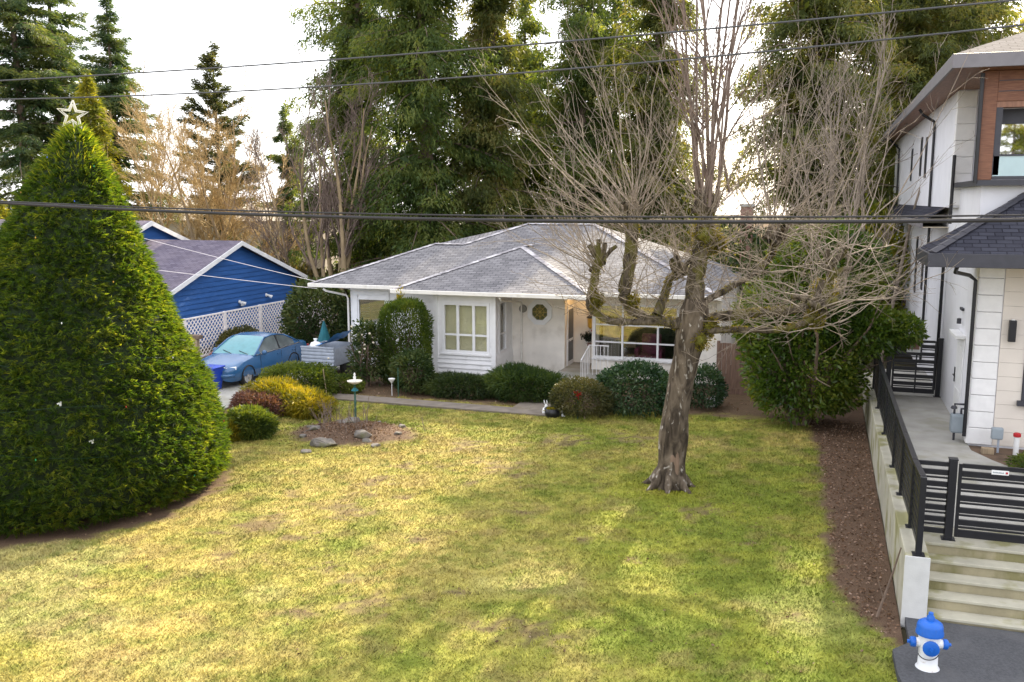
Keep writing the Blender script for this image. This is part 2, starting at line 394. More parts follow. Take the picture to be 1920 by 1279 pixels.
mat('render_white', (.70, .70, .73), .7, .04, 2, bump=.06, bscale=80)
mat('lime_panel', (.66, .60, .53), .75, .04, 2, bump=.08, bscale=60)
mat('quoin_stone', (.74, .73, .72), .7, .05, 5, bump=.15, bscale=40)
mat('blue_siding', (.028, .105, .32), .55, .12, 3, stretch=(1, .3, 3))
mat('lattice_paint', (.80, .74, .72), .7, .1, 6)
mat('car_paint', (.028, .105, .235), .22, .05, 2, spec=.7)
mat('car_dark', (.012, .013, .016), .4, .1, 4)
mat('rubber', (.02, .02, .02), .8, .1, 4)
mat('chrome', (.6, .6, .62), .2, .05, 4, metal=1)
mat('galvanized', (.36, .40, .47), .45, .12, 6, metal=.3)
mat('bin_blue', (.010, .045, .36), .4, .1, 4)
mat('tarp_blue', (.03, .24, .66), .45, .2, 5)
mat('teal_canvas', (.01, .12, .15), .7, .2, 6)
mat('hydrant_blue', (.008, .105, .46), .42, .1, 5, bump=.25, bscale=60, dirt=((.05, .10, .22), 12, .60, .6))
mat('hydrant_white', (.72, .73, .75), .4, .04, 5, bump=.08, bscale=30, dirt=((.36, .25, .17), 9, .60, .7))
mat('rock', (.15, .135, .12), .9, .3, 3, bump=.6, bscale=14, dirt=((.11, .12, .05), 3, .55, .7))
mat('soil', (.13, .085, .055), .95, .35, 4, bump=.7, bscale=40)
barkmat('bark_grey', (.075, .058, .042), (.17, .135, .10), (.035, .027, .02), ((.48, .44, .39), 6.5, .60, .8))
mat('bark_brown', (.14, .10, .075), .95, .3, 5, bump=.7, bscale=20, stretch=(1, 1, .3))
mat('bark_tan', (.30, .225, .13), .9, .25, 4, bump=.4, bscale=20, stretch=(1, 1, .3))
mat('moss', (.13, .125, .02), 1, .4, 14, bump=.8, bscale=40)
mat('twig', (.24, .195, .15), .85, .25, 3)
mat('twig_tan', (.40, .28, .12), .85, .25, 3)
mat('twig_brown', (.17, .125, .10), .85, .25, 3)
mat('scar_wood', (.17, .115, .08), .9, .25, 6, bump=.5, bscale=26, stretch=(1, 1, .3))
mat('brick_red', (.27, .15, .12), .9, .2, 8, bump=.3)
mat('plastic_white', (.75, .75, .74), .45, .04, 5)
mat('grey_plastic', (.26, .30, .33), .5, .08, 5)
mat('red', (.40, .015, .02), .5, .1, 5)
mat('wire', (.07, .07, .075), .6, .1, 5)
mat('cable', (.030, .028, .030), .7, .2, 5)
mat('blind', (.86, .83, .58), .8, .05, 5)
mat('curtain', (.50, .47, .42), .9, .06, 5)
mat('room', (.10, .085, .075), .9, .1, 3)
mat('tan_roof', (.36, .25, .16), .9, .1, 3)
mat('beige_wall', (.50, .42, .32), .9, .08, 2)
mat('verdigris', (.035, .10, .075), .6, .2, 8)
mat('birdbath_stone', (.62, .58, .50), .8, .1, 6)
mat('gold', (.50, .36, .08), .4, .1, 5)
glassmat('glass', .16); glassmat('glass_mirror', .72, (.5, .5, .5)); mat('glass_balustrade', (.42, .55, .57), .12, .04, 3, spec=.6)
glassmat('car_glass', .30, (.35, .42, .45))
emitmat('lamp_glow', (1.0, .62, .22), 5)
shinglemat('shingle_grey', (.145, .142, .150), (.235, .229, .238), (.062, .060, .066), patch=(.285, .275, .28))
shinglemat('shingle_dark', (.030, .031, .042), (.052, .054, .070), (.014, .014, .02), patch=(.07, .07, .085))
shinglemat('shingle_brown', (.065, .060, .070), (.10, .092, .105), (.035, .033, .04), patch=(.12, .11, .12))
shinglemat('shingle_violet', (.115, .10, .135), (.175, .155, .20), (.07, .06, .085), patch=(.20, .175, .20))
attrmat('lawn_ground', grain=.35, gscale=55, bump=.7)
attrmat('grass_blade', grain=.0)

# ------------------------------------------------------------------ ground, lawn, drive, paths
gr = MB(); gr.poly([(-300, -150, -.08), (300, -150, -.08), (300, 400, -.08), (-300, 400, -.08)])
mat('far_ground', (.075, .065, .035), 1, .35, .8, bump=.4, bscale=6)
tag(gr.build('ground', 'far_ground'), kind='structure')

DIRT = [(715, 897, .32), (690, 927, .22), (762, 876, .40), (930, 873, .60), (968, 891, .36), (545, 1007, .26), (402, 998, .22), (618, 1060, .30), (650, 956, .5),
        (505, 982, .5), (700, 905, .3), (860, 845, .25), (870, 836, .5), (1050, 826, .7), (1190, 825, .6), (545, 925, .25), (690, 1132, .45), (640, 1082, .3),
        (475, 988, .35), (590, 1000, .2), (760, 935, .2), (830, 880, .25), (880, 905, .2), (430, 1040, .25), (1090, 1010, .2), (980, 960, .18), (1180, 1050, .18), (780, 1010, .2), (560, 1150, .25), (860, 1110, .22), (1480, 1160, .2), (1400, 1020, .18), (1000, 1185, .4), (920, 1180, .3), (1320, 958, .5), (1640, 1040, .4)]
DP = [(*G(x, y)[:2], r) for x, y, r in DIRT]
ROCKC = np.array([-11.75, 21.55]); CONE0 = np.array([-15.48, 15.2]); CONE1 = np.array([-15.2, 16.05])
def rside(y): return np.interp(y, [4, 12.2, 13.2, 14.3, 15.5, 24.5, 30], [1.32, 1.28, 1.15, .62, .36, .03, -.6])
def lawn_z(p):
    d = np.linalg.norm((p - ROCKC) / np.array([1.75, 1.35]), axis=-1)
    return .028 * (fbm(p, .9, 5) - .5) + .045 * (fbm(p, .25, 9) - .5) + .22 * sstep(1.05, .2, d)
def lawn_col(p):
    x, y = p[:, 0], p[:, 1]
    straw = np.array([.39, .315, .100]); olive = np.array([.255, .265, .040]); green = np.array([.135, .175, .024]); soil = np.array([.118, .076, .050]); pale = np.array([.31, .29, .11])
    n1 = fbm(p, .35, 21); n2 = fbm(p, 1.1, 31); n3 = fbm(p, 4.0, 41); n4 = fbm(p, 7.0, 51, 2)
    g = np.clip(.40 + .65 * (n1 - .5) * 2 + .5 * (n2 - .5) + .50 * sstep(-8, -2.5, x) * sstep(24, 19, y) + .16 * sstep(-6, -2, x) - .12 * sstep(-8, -12, x), 0, 1)
    c = straw * (1 - g[:, None]) + olive * g[:, None]
    g2 = np.clip(sstep(.50, .72, n2 * .5 + n3 * .25 + n1 * .25 + .10 * sstep(-4, -1, x) + .03), 0, 1)[:, None]
    c = c * (1 - .75 * g2) + green * .75 * g2
    pl = (sstep(.5, .68, fbm(p, .5, 77)) * sstep(15.5, 12.5, y) * .7)[:, None]
    c = c * (1 - pl) + pale * pl
    c = c * (.76 + .48 * sstep(.2, .8, n4))[:, None]
    gs_ = sstep(.52, .75, fbm(p, 5.0, 55, 2))[:, None] * .55; c = c * (1 - gs_) + green * gs_
    br = sstep(.56, .70, fbm(p, 2.3, 61))[:, None] * .35
    c = c * (1 - br) + np.array([.27, .185, .09]) * br
    d = np.zeros(len(p))
    for a, b, r in DP:
        q = np.sqrt(((x - a) / (r * 1.25)) ** 2 + ((y - b) / r) ** 2) + 1.7 * (n3 - .5) + 2.2 * (n4 - .5)
        d = np.maximum(d, sstep(1.0, .2, q) * .72)
    d = np.maximum(d, sstep(-.10, .12, x - rside(y) + .5 * (n3 - .5)))                         # bed beside the wall
    d = np.maximum(d, sstep(1.1, .85, np.linalg.norm((p - ROCKC) / np.array([1.75, 1.35]), axis=1) + .4 * (n3 - .5)))
    d = np.maximum(d, sstep(3.75, 3.35, np.linalg.norm(p - CONE0, axis=1) + .8 * (n3 - .5)))
    d = np.maximum(d, sstep(25.6, 26.2, y + 1.2 * (n3 - .5) - .8 * sstep(-6.2, -5, x)) * .95)
    d = np.maximum(d, sstep(-14.1, -14.9, x + .3 * (y - 21) * (y > 21) + .5 * (n3 - .5)) * sstep(19.5, 20.3, y))
    c = c * (1 - d[:, None]) + soil * (.75 + .6 * n3[:, None]) * d[:, None]
    m = np.exp(-((x + 2.95) ** 2 + (y - 19.2) ** 2) / .6)[:, None] * .7
    c = c * (1 - m) + np.array([.22, .22, .02]) * m
    return c, d
xs = np.arange(-26, 1.48, .155); ys = np.arange(3, 30.6, .155)
XX, YY = np.meshgrid(xs, ys); LP = np.stack([XX.ravel(), YY.ravel()], 1)
keep_x = np.minimum(LP[:, 0], 1.34); LP[:, 0] = keep_x
lc, ld = lawn_col(LP)
LV = np.concatenate([LP, lawn_z(LP)[:, None]], 1)
ii = np.arange(len(xs) * len(ys)).reshape(len(ys), len(xs))
LF = np.stack([ii[:-1, :-1], ii[:-1, 1:], ii[1:, 1:], ii[1:, :-1]], -1).reshape(-1, 4)
tag(fast('lawn', LV, LF, 'lawn_ground', vcol=lc * .92, smooth=True), kind='structure')
# grass: denser towards the street side where single blades can be told apart
n = 530000
yy = 5 + 21.5 * rng.random(n) ** 1.45; xx = rng.uniform(-19, 1.3, n)
GP = np.stack([xx, yy], 1)
vis = np.abs(np.arctan2(-xx, yy) - PSI) < R(36); GP = GP[vis]
gc, gd = lawn_col(GP)
k_ = (rng.random(len(GP)) > gd * 1.25) & (GP[:, 1] > 7.5)
GP = GP[k_]; gc = gc[k_]; m_ = len(GP)
z0 = lawn_z(GP); hh = rng.uniform(.020, .052, m_) * (.6 + .9 * fbm(GP, 1.6, 91)); ww = rng.uniform(.005, .011, m_) * (.75 + GP[:, 1] / 40)
an = rng.uniform(0, 2 * math.pi, m_); le = rng.normal(size=(m_, 2)) * .8
B = np.concatenate([GP, z0[:, None]], 1)
s3 = np.stack([np.cos(an) * ww, np.sin(an) * ww, np.zeros(m_)], 1)
T = B + np.stack([le[:, 0] * hh, le[:, 1] * hh, hh], 1)
GV = np.stack([B - s3, B + s3, T], 1).reshape(-1, 3)
gcol = gc * rng.uniform(.72, 1.35, (m_, 1)) * np.array([1, 1, 1]) + rng.normal(size=(m_, 1)) * np.array([.012, .004, .0])
tag(fast('grass', GV, np.arange(m_ * 3).reshape(-1, 3), 'grass_blade', col=np.clip(gcol, .01, 1)), 'short patchy yellow green grass covering the front lawn', 'grass', kind='stuff')

# fallen leaves, bark and litter on bed and lawn
def litter(name, pts, m, label, cat, size=(.03, .07)):
    n = len(pts); pts = np.asarray(pts)
    z = lawn_z(pts) + .012; a = rng.uniform(0, 6.3, n)
    D = np.stack([np.cos(a), np.sin(a), rng.uniform(-.1, .45, n)], 1)
    V, Fq = leaves(np.concatenate([pts, z[:, None]], 1), D, rng.uniform(*size, n), rng.uniform(*size, n) * .6)
    tag(fast(name, V, Fq, m, rnd=rng.random(n)), label, cat, kind='stuff')
leafmat('dead_leaf', [(.07, .042, .03), (.14, .085, .055), (.21, .13, .085), (.33, .24, .19)], .1, .9, .1)
q = np.stack([rng.uniform(-.1, 1.3, 4200), rng.uniform(13.6, 27, 4200)], 1); q = q[q[:, 0] > rside(q[:, 1]) + .05]
a = rng.normal(size=(2600, 2)) * np.array([.85, .62]) + ROCKC; b = np.stack([rng.uniform(-13, 1, 520), rng.uniform(8.5, 25, 520)], 1)
c = np.stack([rng.uniform(-16, -1, 1200), rng.uniform(25.9, 29, 1200)], 1)
cl = np.concatenate([np.stack([rng.normal(a_, r_ * .45, 55), rng.normal(b_, r_ * .38, 55)], 1) for a_, b_, r_ in DP])
litter('soil_crumbs', cl, 'dead_leaf', 'dark crumbs of soil on the bare patches of the lawn', 'soil', (.012, .04))
litter('fallen_leaves', np.concatenate([q, a, b, c]), 'dead_leaf', 'dry brown fallen leaves scattered over the beds and lawn', 'leaves')

st = MB(); st.poly([(-21.9, -2, .05), (-16.7, -2, .05), (-16.7, 34, .05), (-21.9, 34, .05)], .1)
tag(st.build('driveway', 'concrete'), kind='structure')
st = MB(); st.poly([(-16.65, 25.05, .05), (-8.0, 24.95, .05), (-7.3, 25.0, .05), (-7.2, 25.6, .05), (-16.65, 25.8, .05)], .08)
st.poly([(-8.6, 25.63, .052), (-7.35, 25.6, .052), (-7.35, 29.3, .052), (-8.6, 29.3, .052)], .08)
tag(st.build('front_path', 'path_paving'), kind='structure')
st = MB(); st.poly([(1.40, 13.2, .012), (1.40, 14.02, .012), (12, 14.02, .012), (12, 3, .012), (1.36, 3, .012), (1.30, 11.5, .012), (1.18, 12.2, .012), (1.16, 12.9, .012)], .1)
tag(st.build('road', 'asphalt'), kind='structure')
# ------------------------------------------------------------------ the bungalow
def wall_y(mb, x0, x1, z0, z1, y0, y1, holes=()):
    """wall facing -Y between y0 and y1 with rectangular holes (xa, xb, za, zb)"""
    xs_ = sorted({x0, x1, *[h[0] for h in holes], *[h[1] for h in holes]})
    for a, b in zip(xs_[:-1], xs_[1:]):
        cut = sorted([(h[2], h[3]) for h in holes if h[0] <= a + 1e-6 and h[1] >= b - 1e-6]); z = z0
        for c, d in cut:
            if c > z: mb.box(a, b, y0, y1, z, c)
            z = d
        if z < z1: mb.box(a, b, y0, y1, z, z1)
def window_y(par, x0, x1, z0, z1, y, fw=.06, verts=(), hors=(), glass='glass', m='white_trim', sill=True, dep=.07, name='window'):
    """window in a wall facing -Y: frame, mullions, one pane per light"""
    f = MB(); f.box(x0, x0 + fw, y - .03, y + dep, z0, z1); f.box(x1 - fw, x1, y - .03, y + dep, z0, z1)
    f.box(x0 + fw, x1 - fw, y - .03, y + dep, z0, z0 + fw); f.box(x0 + fw, x1 - fw, y - .03, y + dep, z1 - fw, z1)
    w = f.build(name, m, par)
    for v in verts:
        b = MB(); b.box(v - fw * .45, v + fw * .45, y - .02, y + dep - .012, z0 + fw, z1 - fw); b.build('mullion', m, w)
    for h in hors:
        b = MB(); b.box(x0 + fw, x1 - fw, y - .014, y + dep - .02, h - fw * .32, h + fw * .32); b.build('glazing_bar', m, w)
    xe = [x0 + fw] + [v for v in verts] + [x1 - fw]; ze = [z0 + fw] + list(hors) + [z1 - fw]
    for i in range(len(xe) - 1):
        for j in range(len(ze) - 1):
            b = MB(); b.box(xe[i], xe[i + 1], y + .02, y + .026, ze[j], ze[j + 1]); b.build('pane', glass, w)
    if sill:
        b = MB(); b.box(x0 - .05, x1 + .05, y - .09, y - .032, z0 - .055, z0 - .002); b.build('sill', m, w)
    return w
H1 = thing('bungalow', 'low white bungalow with grey shingle hip roof and bay window behind the lawn', 'house', (-10, 31, 0))
ZE, PI_ = 3.08, .385                       # eave height, roof pitch
w = MB(); wall_y(w, -16.5, -12.6, .05, ZE - .05, 30.3, 30.5, [(-16.2, -15.05, 1.66, 2.62)])
w.box(-16.5, -16.3, 30.5, 40.6, .05, ZE - .05)
w.build('left_wall', 'white_paint', H1)
w = MB(); wall_y(w, -10.42, -8.48, .05, ZE - .05, 31.0, 31.2); w.box(-8.68, -8.481, 31.2, 32.2, .05, ZE - .05)
w.build('entrance_wall', 'stucco', H1)
w = MB(); w.box(-8.48, -7.5, 32.2, 32.35, .05, ZE - .05); w.build('porch_wall', 'stucco', H1)
w = MB(); wall_y(w, -7.5, -3.1, .05, ZE - .05, 31.0, 31.2, [(-7.45, -4.5, .76, 2.66)]); w.box(-7.5, -7.3, 31.2, 32.2, .05, ZE - .05); w.box(-3.3, -3.1, 31.2, 40.6, .05, ZE - .05)
w.build('front_wall', 'stucco', H1)
w = MB(); w.box(-16.3, -3.3, 40.4, 40.6, .05, ZE - .05); w.build('back_wall', 'stucco', H1)
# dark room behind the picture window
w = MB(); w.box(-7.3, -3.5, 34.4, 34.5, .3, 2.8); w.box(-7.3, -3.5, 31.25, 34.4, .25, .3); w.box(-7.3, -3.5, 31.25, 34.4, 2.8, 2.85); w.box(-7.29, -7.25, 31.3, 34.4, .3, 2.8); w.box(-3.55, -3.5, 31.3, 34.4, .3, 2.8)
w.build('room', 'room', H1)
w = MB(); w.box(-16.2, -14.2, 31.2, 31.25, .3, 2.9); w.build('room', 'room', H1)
# left window with trim
t = window_y(H1, -16.2, -15.05, 1.66, 2.62, 30.3, .05)
b = MB(); b.box(-16.34, -16.21, 30.262, 30.298, 1.5, 2.75); b.box(-15.04, -14.91, 30.262, 30.298, 1.5, 2.75); b.box(-16.34, -14.91, 30.255, 30.298, 2.751, 2.88); b.box(-16.34, -14.91, 30.255, 30.298, 1.38, 1.499); b.build('casing', 'white_trim', t)
b = MB()
for i in range(11): b.box(-16.14, -15.1, 30.40, 30.42, 1.72 + i * .08, 1.765 + i * .08)
b.build('blind', 'room', t)
# lap boards low on the left wall
for i in range(7):
    b = MB(); z = .15 + i * .175; b.poly([(-16.51, 30.268, z), (-12.62, 30.268, z), (-12.62, 30.29, z + .172), (-16.51, 30.29, z + .172)], .02, (0, -1, 0)); b.build('board', 'white_paint', H1)
# bay
BX0, BX1, BY = -12.6, -10.42, 29.1
bay = MB(); wall_y(bay, BX0, BX1, .12, ZE - .03, BY, BY + .12, [(BX0 + .27, BX1 - .17, .98, 2.74)])
bay.box(BX0, BX0 + .12, BY + .12, 30.3, .12, ZE - .03)
bay.box(BX1 - .12, BX1, BY + .12, BY + .42, .12, ZE - .03); bay.box(BX1 - .12, BX1, BY + .42, BY + 1.2, .12, .98); bay.box(BX1 - .12, BX1, BY + .42, BY + 1.2, 2.74, ZE - .03); bay.box(BX1 - .12, BX1, BY + 1.2, 31.0, .12, ZE - .03)
bayo = bay.build('bay', 'white_paint', H1)
x0, x1 = BX0 + .27, BX1 - .17; wd = (x1 - x0) / 3
window_y(H1, x0, x1, .98, 2.74, BY, .10, [x0 + wd, x0 + 2 * wd], [1.62], name='bay_window')
b = MB(); b.box(x0, x1, BY + .2, BY + .21, .95, 2.76); b.build('blind', 'blind', bayo)
for i in range(34):
    pass
b = MB()                                    # window in the bay's flank, facing +X
X = BX1; f = MB(); f.box(X - .05, X + .03, BY + .42, BY + .48, .98, 2.74); f.box(X - .05, X + .03, BY + 1.14, BY + 1.2, .98, 2.74); f.box(X - .05, X + .03, BY + .48, BY + 1.14, .98, 1.04); f.box(X - .05, X + .03, BY + .48, BY + 1.14, 2.68, 2.74); f.box(X - .05, X + .02, BY + .48, BY + 1.14, 1.6, 1.64)
fo = f.build('side_window', 'white_trim', H1); b.box(X - .03, X - .024, BY + .48, BY + 1.14, 1.04, 2.68); b.build('pane', 'glass', fo)
b = MB(); b.box(X - .2, X - .19, BY + .4, BY + 1.2, .95, 2.76); b.build('blind', 'curtain', fo)
for i in range(5):
    z = .13 + i * .165
    b = MB(); b.poly([(BX0 + .09, BY - .05, z), (BX1 - .09, BY - .05, z), (BX1 - .09, BY - .006, z + .162), (BX0 + .09, BY - .006, z + .162)], .02, (0, -1, 0)); b.build('board', 'white_paint', H1)
    b = MB(); b.poly([(BX1 + .05, BY + .09, z), (BX1 + .05, 30.99, z), (BX1 + .006, 30.99, z + .162), (BX1 + .006, BY + .09, z + .162)], .02, (1, 0, 0)); b.build('board', 'white_paint', H1)
for (x, y) in ((BX0 + .045, BY + .02), (BX1 - .02, BY + .02)):
    b = MB(); b.box(x - .075, x + .075, y - .06, y + .06, .11, ZE - .04); b.build('corner_post', 'white_trim', bayo)
b = MB(); b.box(BX0 + .12, BX1 - .12, BY + .15, 30.95, .02, .12); b.build('bay_base', 'concrete', bayo)
# octagon window
oc = np.array([-9.38, 31.0, 2.28])
def ngon(r, y, n=8, off=math.pi / 8): return [(oc[0] + r * math.cos(off + 2 * math.pi * i / n), y, oc[2] + r * math.sin(off + 2 * math.pi * i / n)) for i in range(n)]
f = MB(); a_, b_, c_, d_ = ngon(.48, 30.92), ngon(.30, 30.92), ngon(.48, 30.998), ngon(.30, 30.998)
for i in range(8):
    j = (i + 1) % 8
    f.add([a_[i], a_[j], b_[j], b_[i], c_[i], c_[j], d_[j], d_[i]], [(0, 1, 2, 3), (0, 4, 5, 1), (3, 2, 6, 7)])
fo = f.build('octagon_window', 'white_trim', H1)
mat('stained', (.05, .06, .035), .25, .8, 14, col2=(.16, .15, .05))
f = MB(); f.poly(ngon(.31, 30.975)); f.build('pane', 'stained', fo)
f = MB()
for i in range(8):
    a = math.pi * i / 4; f.beam((oc[0], 30.965, oc[2]), (oc[0] + .27 * math.cos(a), 30.965, oc[2] + .27 * math.sin(a)), .014, .012, up=(0, 1, 0))
f.tube([(oc[0] + .15 * math.cos(t), 30.965, oc[2] + .15 * math.sin(t)) for t in np.linspace(0, 2 * math.pi, 17)], .008, 4); f.build('leading', 'gold', fo)
# picture window
pw = window_y(H1, -7.45, -4.5, .76, 2.66, 31.0, .075, [-6.42, -5.2], [1.33, 1.93], sill=True)
cu = thing('curtain', 'pale hanging curtain inside the picture window beside the front door', 'curtain', (-7.1, 31.5, .4))
xs_ = np.linspace(-7.22, -6.62, 60); ysn = 31.5 + .05 * np.sin(np.arange(60) * 1.1)
V = np.concatenate([np.stack([xs_, ysn, np.full(60, .35)], 1), np.stack([xs_, ysn, np.full(60, 2.75)], 1)]); i_ = np.arange(59)
fast('drape', V, np.stack([i_, i_ + 1, i_ + 61, i_ + 60], 1), 'curtain', cu, smooth=True)
mb = MB(); mb.tube([(-7.25, 31.5, 2.77), (-3.9, 31.5, 2.77)], .012); mb.build('rod', 'white_trim', cu)
ch = thing('dining_chair', 'slim wooden chair seen through the picture window', 'chair', (-6.35, 31.9, .3))
mb = MB(); mb.box(-6.58, -6.15, 31.7, 32.1, .72, .76); mb.build('seat', 'old_wood', ch)
for x, y in ((-6.56, 31.72), (-6.17, 31.72)): mb = MB(); mb.beam((x, y, .3), (x, y, .72), .035, .035, (0, 1, 0)); mb.build('leg', 'old_wood', ch)
for x, y in ((-6.56, 32.08), (-6.17, 32.08)): mb = MB(); mb.beam((x, y, .3), (x, y, 1.25), .035, .035, (0, 1, 0)); mb.build('leg', 'old_wood', ch)
mb = MB(); mb.box(-6.54, -6.19, 32.07, 32.09, 1.0, 1.22); mb.build('backrest', 'old_wood', ch)
ar = thing('armchair', 'dusky pink armchair in the dark room behind the picture window', 'armchair', (-5.7, 32.3, .3))
mat('pink_cloth', (.28, .07, .13), .9, .2, 8)
mb = MB(); mb.box(-6.05, -5.35, 32.0, 32.6, .45, .75); mb.build('seat', 'pink_cloth', ar, bevel=.05)
mb = MB(); mb.box(-6.05, -5.35, 32.601, 32.8, .45, 1.45); mb.build('backrest', 'pink_cloth', ar, bevel=.06)
for x in (-6.2, -5.35): mb = MB(); mb.box(x + .001, x + .149, 32.0, 32.75, .32, .98); mb.build('armrest', 'pink_cloth', ar, bevel=.04)
for x in (-6.0, -5.4):
    for y in (32.05, 32.5): mb = MB(); mb.box(x - .03, x + .03, y - .03, y + .03, .3, .45); mb.build('leg', 'old_wood', ar)
# door on the porch's flank, facing +X
dr = MB(); dr.box(-8.478, -8.44, 31.28, 32.1, .34, 2.5); d_o = dr.build('door', 'white_trim', H1)
mat('screen', (.12, .13, .14), .6, .1, 9)
b = MB(); b.box(-8.438, -8.43, 31.38, 32.0, 1.3, 2.35); b.box(-8.438, -8.43, 31.38, 32.0, .5, 1.2); b.build('screen_panel', 'screen', d_o)
b = MB(); b.lathe([(.02, 0), (.028, .03), (.02, .06)], (-8.43, 31.34, 1.25), 10, 'x'); b.build('handle', 'chrome', d_o)
# porch slab and step
b = MB(); b.box(-8.48, -7.5, 30.2, 32.2, .02, .34); b.box(-7.5, -6.8, 30.2, 30.99, .02, .34); b.build('porch', 'concrete', H1, bevel=.015)
b = MB(); b.box(-8.48, -7.3, 29.75, 30.19, .02, .19); b.build('step', 'pale_concrete', H1, bevel=.012)
# roof planes
EY = 29.75; RZ = lambda y: ZE + .07 + (y - EY) * PI_
p_ = PI_
def zf(y): return RZ(y)
L0, R0 = -17.85, -3.0; YR = 35.2; HB = 2 * YR - EY     # main ridge line Y, back eave Y
lr = 33.25                                             # ridge of the lower left end
up = (0, 1, p_)
roofpoly('roof', [(L0, EY, zf(EY)), (R0, EY, zf(EY)), (-8.45, YR, zf(YR)), (-11.2, YR, zf(YR)), (-13.15, lr, zf(lr)), (L0 + 3.5, lr, zf(lr))], (1, 0, 0), up, 'shingle_grey', H1, .05)
roofpoly('roof', [(R0, EY, zf(EY)), (R0, HB, zf(EY)), (-8.45, YR, zf(YR))], (0, 1, 0), (-1, 0, p_), 'shingle_grey', H1, .05)
roofpoly('roof', [(R0, HB, zf(EY)), (L0, HB, zf(EY)), (-11.2, YR, zf(YR)), (-8.45, YR, zf(YR))], (-1, 0, 0), (0, -1, p_), 'shingle_grey', H1, .05)
roofpoly('roof', [(L0, 2 * lr - EY, zf(EY)), (L0, EY, zf(EY)), (L0 + 3.5, lr, zf(lr))], (0, -1, 0), (1, 0, p_), 'shingle_grey', H1, .05)
roofpoly('roof', [(-13.15, lr, zf(lr)), (-11.2, YR, zf(YR)), (-16.65, HB, zf(EY)), (-16.2, 2 * lr - EY, zf(EY)), (-14.35, lr + .01, zf(lr) - .01)], (0, -1, 0), (1, 0, p_), 'shingle_grey', H1, .05)
FX0, FX1, FY = -13.95, -6.9, 28.6; FC = (FX0 + FX1) / 2; FH = (FX1 - FX0) / 2; fz = ZE + .075; fa = fz + FH * p_
yb = EY + (fa - zf(EY)) / p_ + .05
roofpoly('roof', [(FX0, FY, fz), (FX1, FY, fz), (FC, FY + FH, fa)], (1, 0, 0), up, 'shingle_grey', H1, .05)
roofpoly('roof', [(FX1, FY, fz), (FX1, EY + .3, fz), (FC, yb, fa), (FC, FY + FH, fa)], (0, 1, 0), (-1, 0, p_), 'shingle_grey', H1, .05)
roofpoly('roof', [(FX0, EY + .3, fz), (FX0, FY, fz), (FC, FY + FH, fa), (FC, yb, fa)], (0, -1, 0), (1, 0, p_), 'shingle_grey', H1, .05)
mat('ridge_cap', (.27, .255, .27), .9, .2, 5, bump=.3, dirt=((.58, .56, .57), 2.2, .46, .8))
def cap(a, b, m='ridge_cap', par=H1, wd=.24):
    a, b = np.array(a, float), np.array(b, float); nseg = max(2, int(np.linalg.norm(b - a) / .3)); d = nrm(b - a); s_ = nrm(np.cross(d, (0, 0, 1)))
    mb = MB()
    for i in range(nseg):
        p = a + (b - a) * i / nseg; q = a + (b - a) * (i + 1.08) / nseg; e = np.array((0, 0, .024)); g = np.array((0, 0, .012))
        mb.add([p - s_ * wd / 2 - e * .6, p + e, p + s_ * wd / 2 - e * .6, q - s_ * wd / 2 - e * 1.1, q + g, q + s_ * wd / 2 - e * 1.1], [(0, 1, 4, 3), (1, 2, 5, 4), (0, 2, 1), (3, 4, 5)])
    return mb.build('ridge_cap', m, par)
up_ = np.array((0, 0, .02))
cap((FX0, FY, fz) + up_, (FC, FY + FH, fa) + up_); cap((FX1, FY, fz) + up_, (FC, FY + FH, fa) + up_); cap((FC, FY + FH, fa) + up_, (FC, yb, fa) + up_)
cap((L0, EY, zf(EY)) + up_, (L0 + 3.5, lr, zf(lr)) + up_); cap((L0 + 3.5, lr, zf(lr)) + up_, (-13.15, lr, zf(lr)) + up_); cap((-13.15, lr, zf(lr)) + up_, (-11.2, YR, zf(YR)) + up_)
cap((-11.2, YR, zf(YR)) + up_, (-8.45, YR, zf(YR)) + up_); cap((R0, EY, zf(EY)) + up_, (-8.45, YR, zf(YR)) + up_)
# soffits and gutters
s = MB(); s.box(FX0 + .02, FX1 - .02, FY + .02, 31.5, ZE - .03, ZE - .01); s.box(L0 + .05, FX0 + .02, EY + .02, 30.4, ZE - .032, ZE - .012); s.box(FX1 - .02, R0 - .05, EY + .02, 31.5, ZE - .032, ZE - .012)
s.box(L0 + .05, -16.45, 30.4, 36.6, ZE - .032, ZE - .012)
s.build('soffit', 'soffit', H1)
for a, b in (((FX0 - .05, FY - .06, ZE + .02), (FX1 + .05, FY - .06, ZE + .02)), ((L0 - .05, EY - .06, ZE + .02), (FX0 - .051, EY - .06, ZE + .02)), ((FX1 + .051, EY - .06, ZE + .02), (R0 + .05, EY - .06, ZE + .02)),
             ((L0 - .06, EY + .01, ZE + .02), (L0 - .06, 36.6, ZE + .02)), ((FX1 + .01, FY + .01, ZE + .02), (FX1 + .01, EY - .13, ZE + .02)), ((FX0 - .01, FY + .01, ZE + .02), (FX0 - .01, EY - .13, ZE + .02))):
    g = MB(); g.beam(a, b, .11, .13); g.build('gutter', 'gutter', H1, bevel=.012)
for pts in ([(-17.3, 29.72, 2.98), (-17.2, 29.75, 2.9), (-16.62, 30.2, 2.72), (-16.56, 30.22, 2.6), (-16.56, 30.22, .15)], [(-10.05, 28.58, 2.99), (-10.05, 28.7, 2.9), (-10.05, 30.85, 2.62), (-10.05, 30.93, 2.5), (-10.05, 30.93, .15)]):
    g = MB(); g.tube(pts, .04, 6); g.build('downspout', 'gutter', H1)
b = MB(); b.lathe([(.0, 0), (.14, .0), (.14, .06), (.10, .09), (0, .09)], (-10.0, 30.9, 2.38), 14, 'y')
mat('meter', (.2, .19, .17), .5, .1, 6); b.build('electric_meter', 'meter', H1)
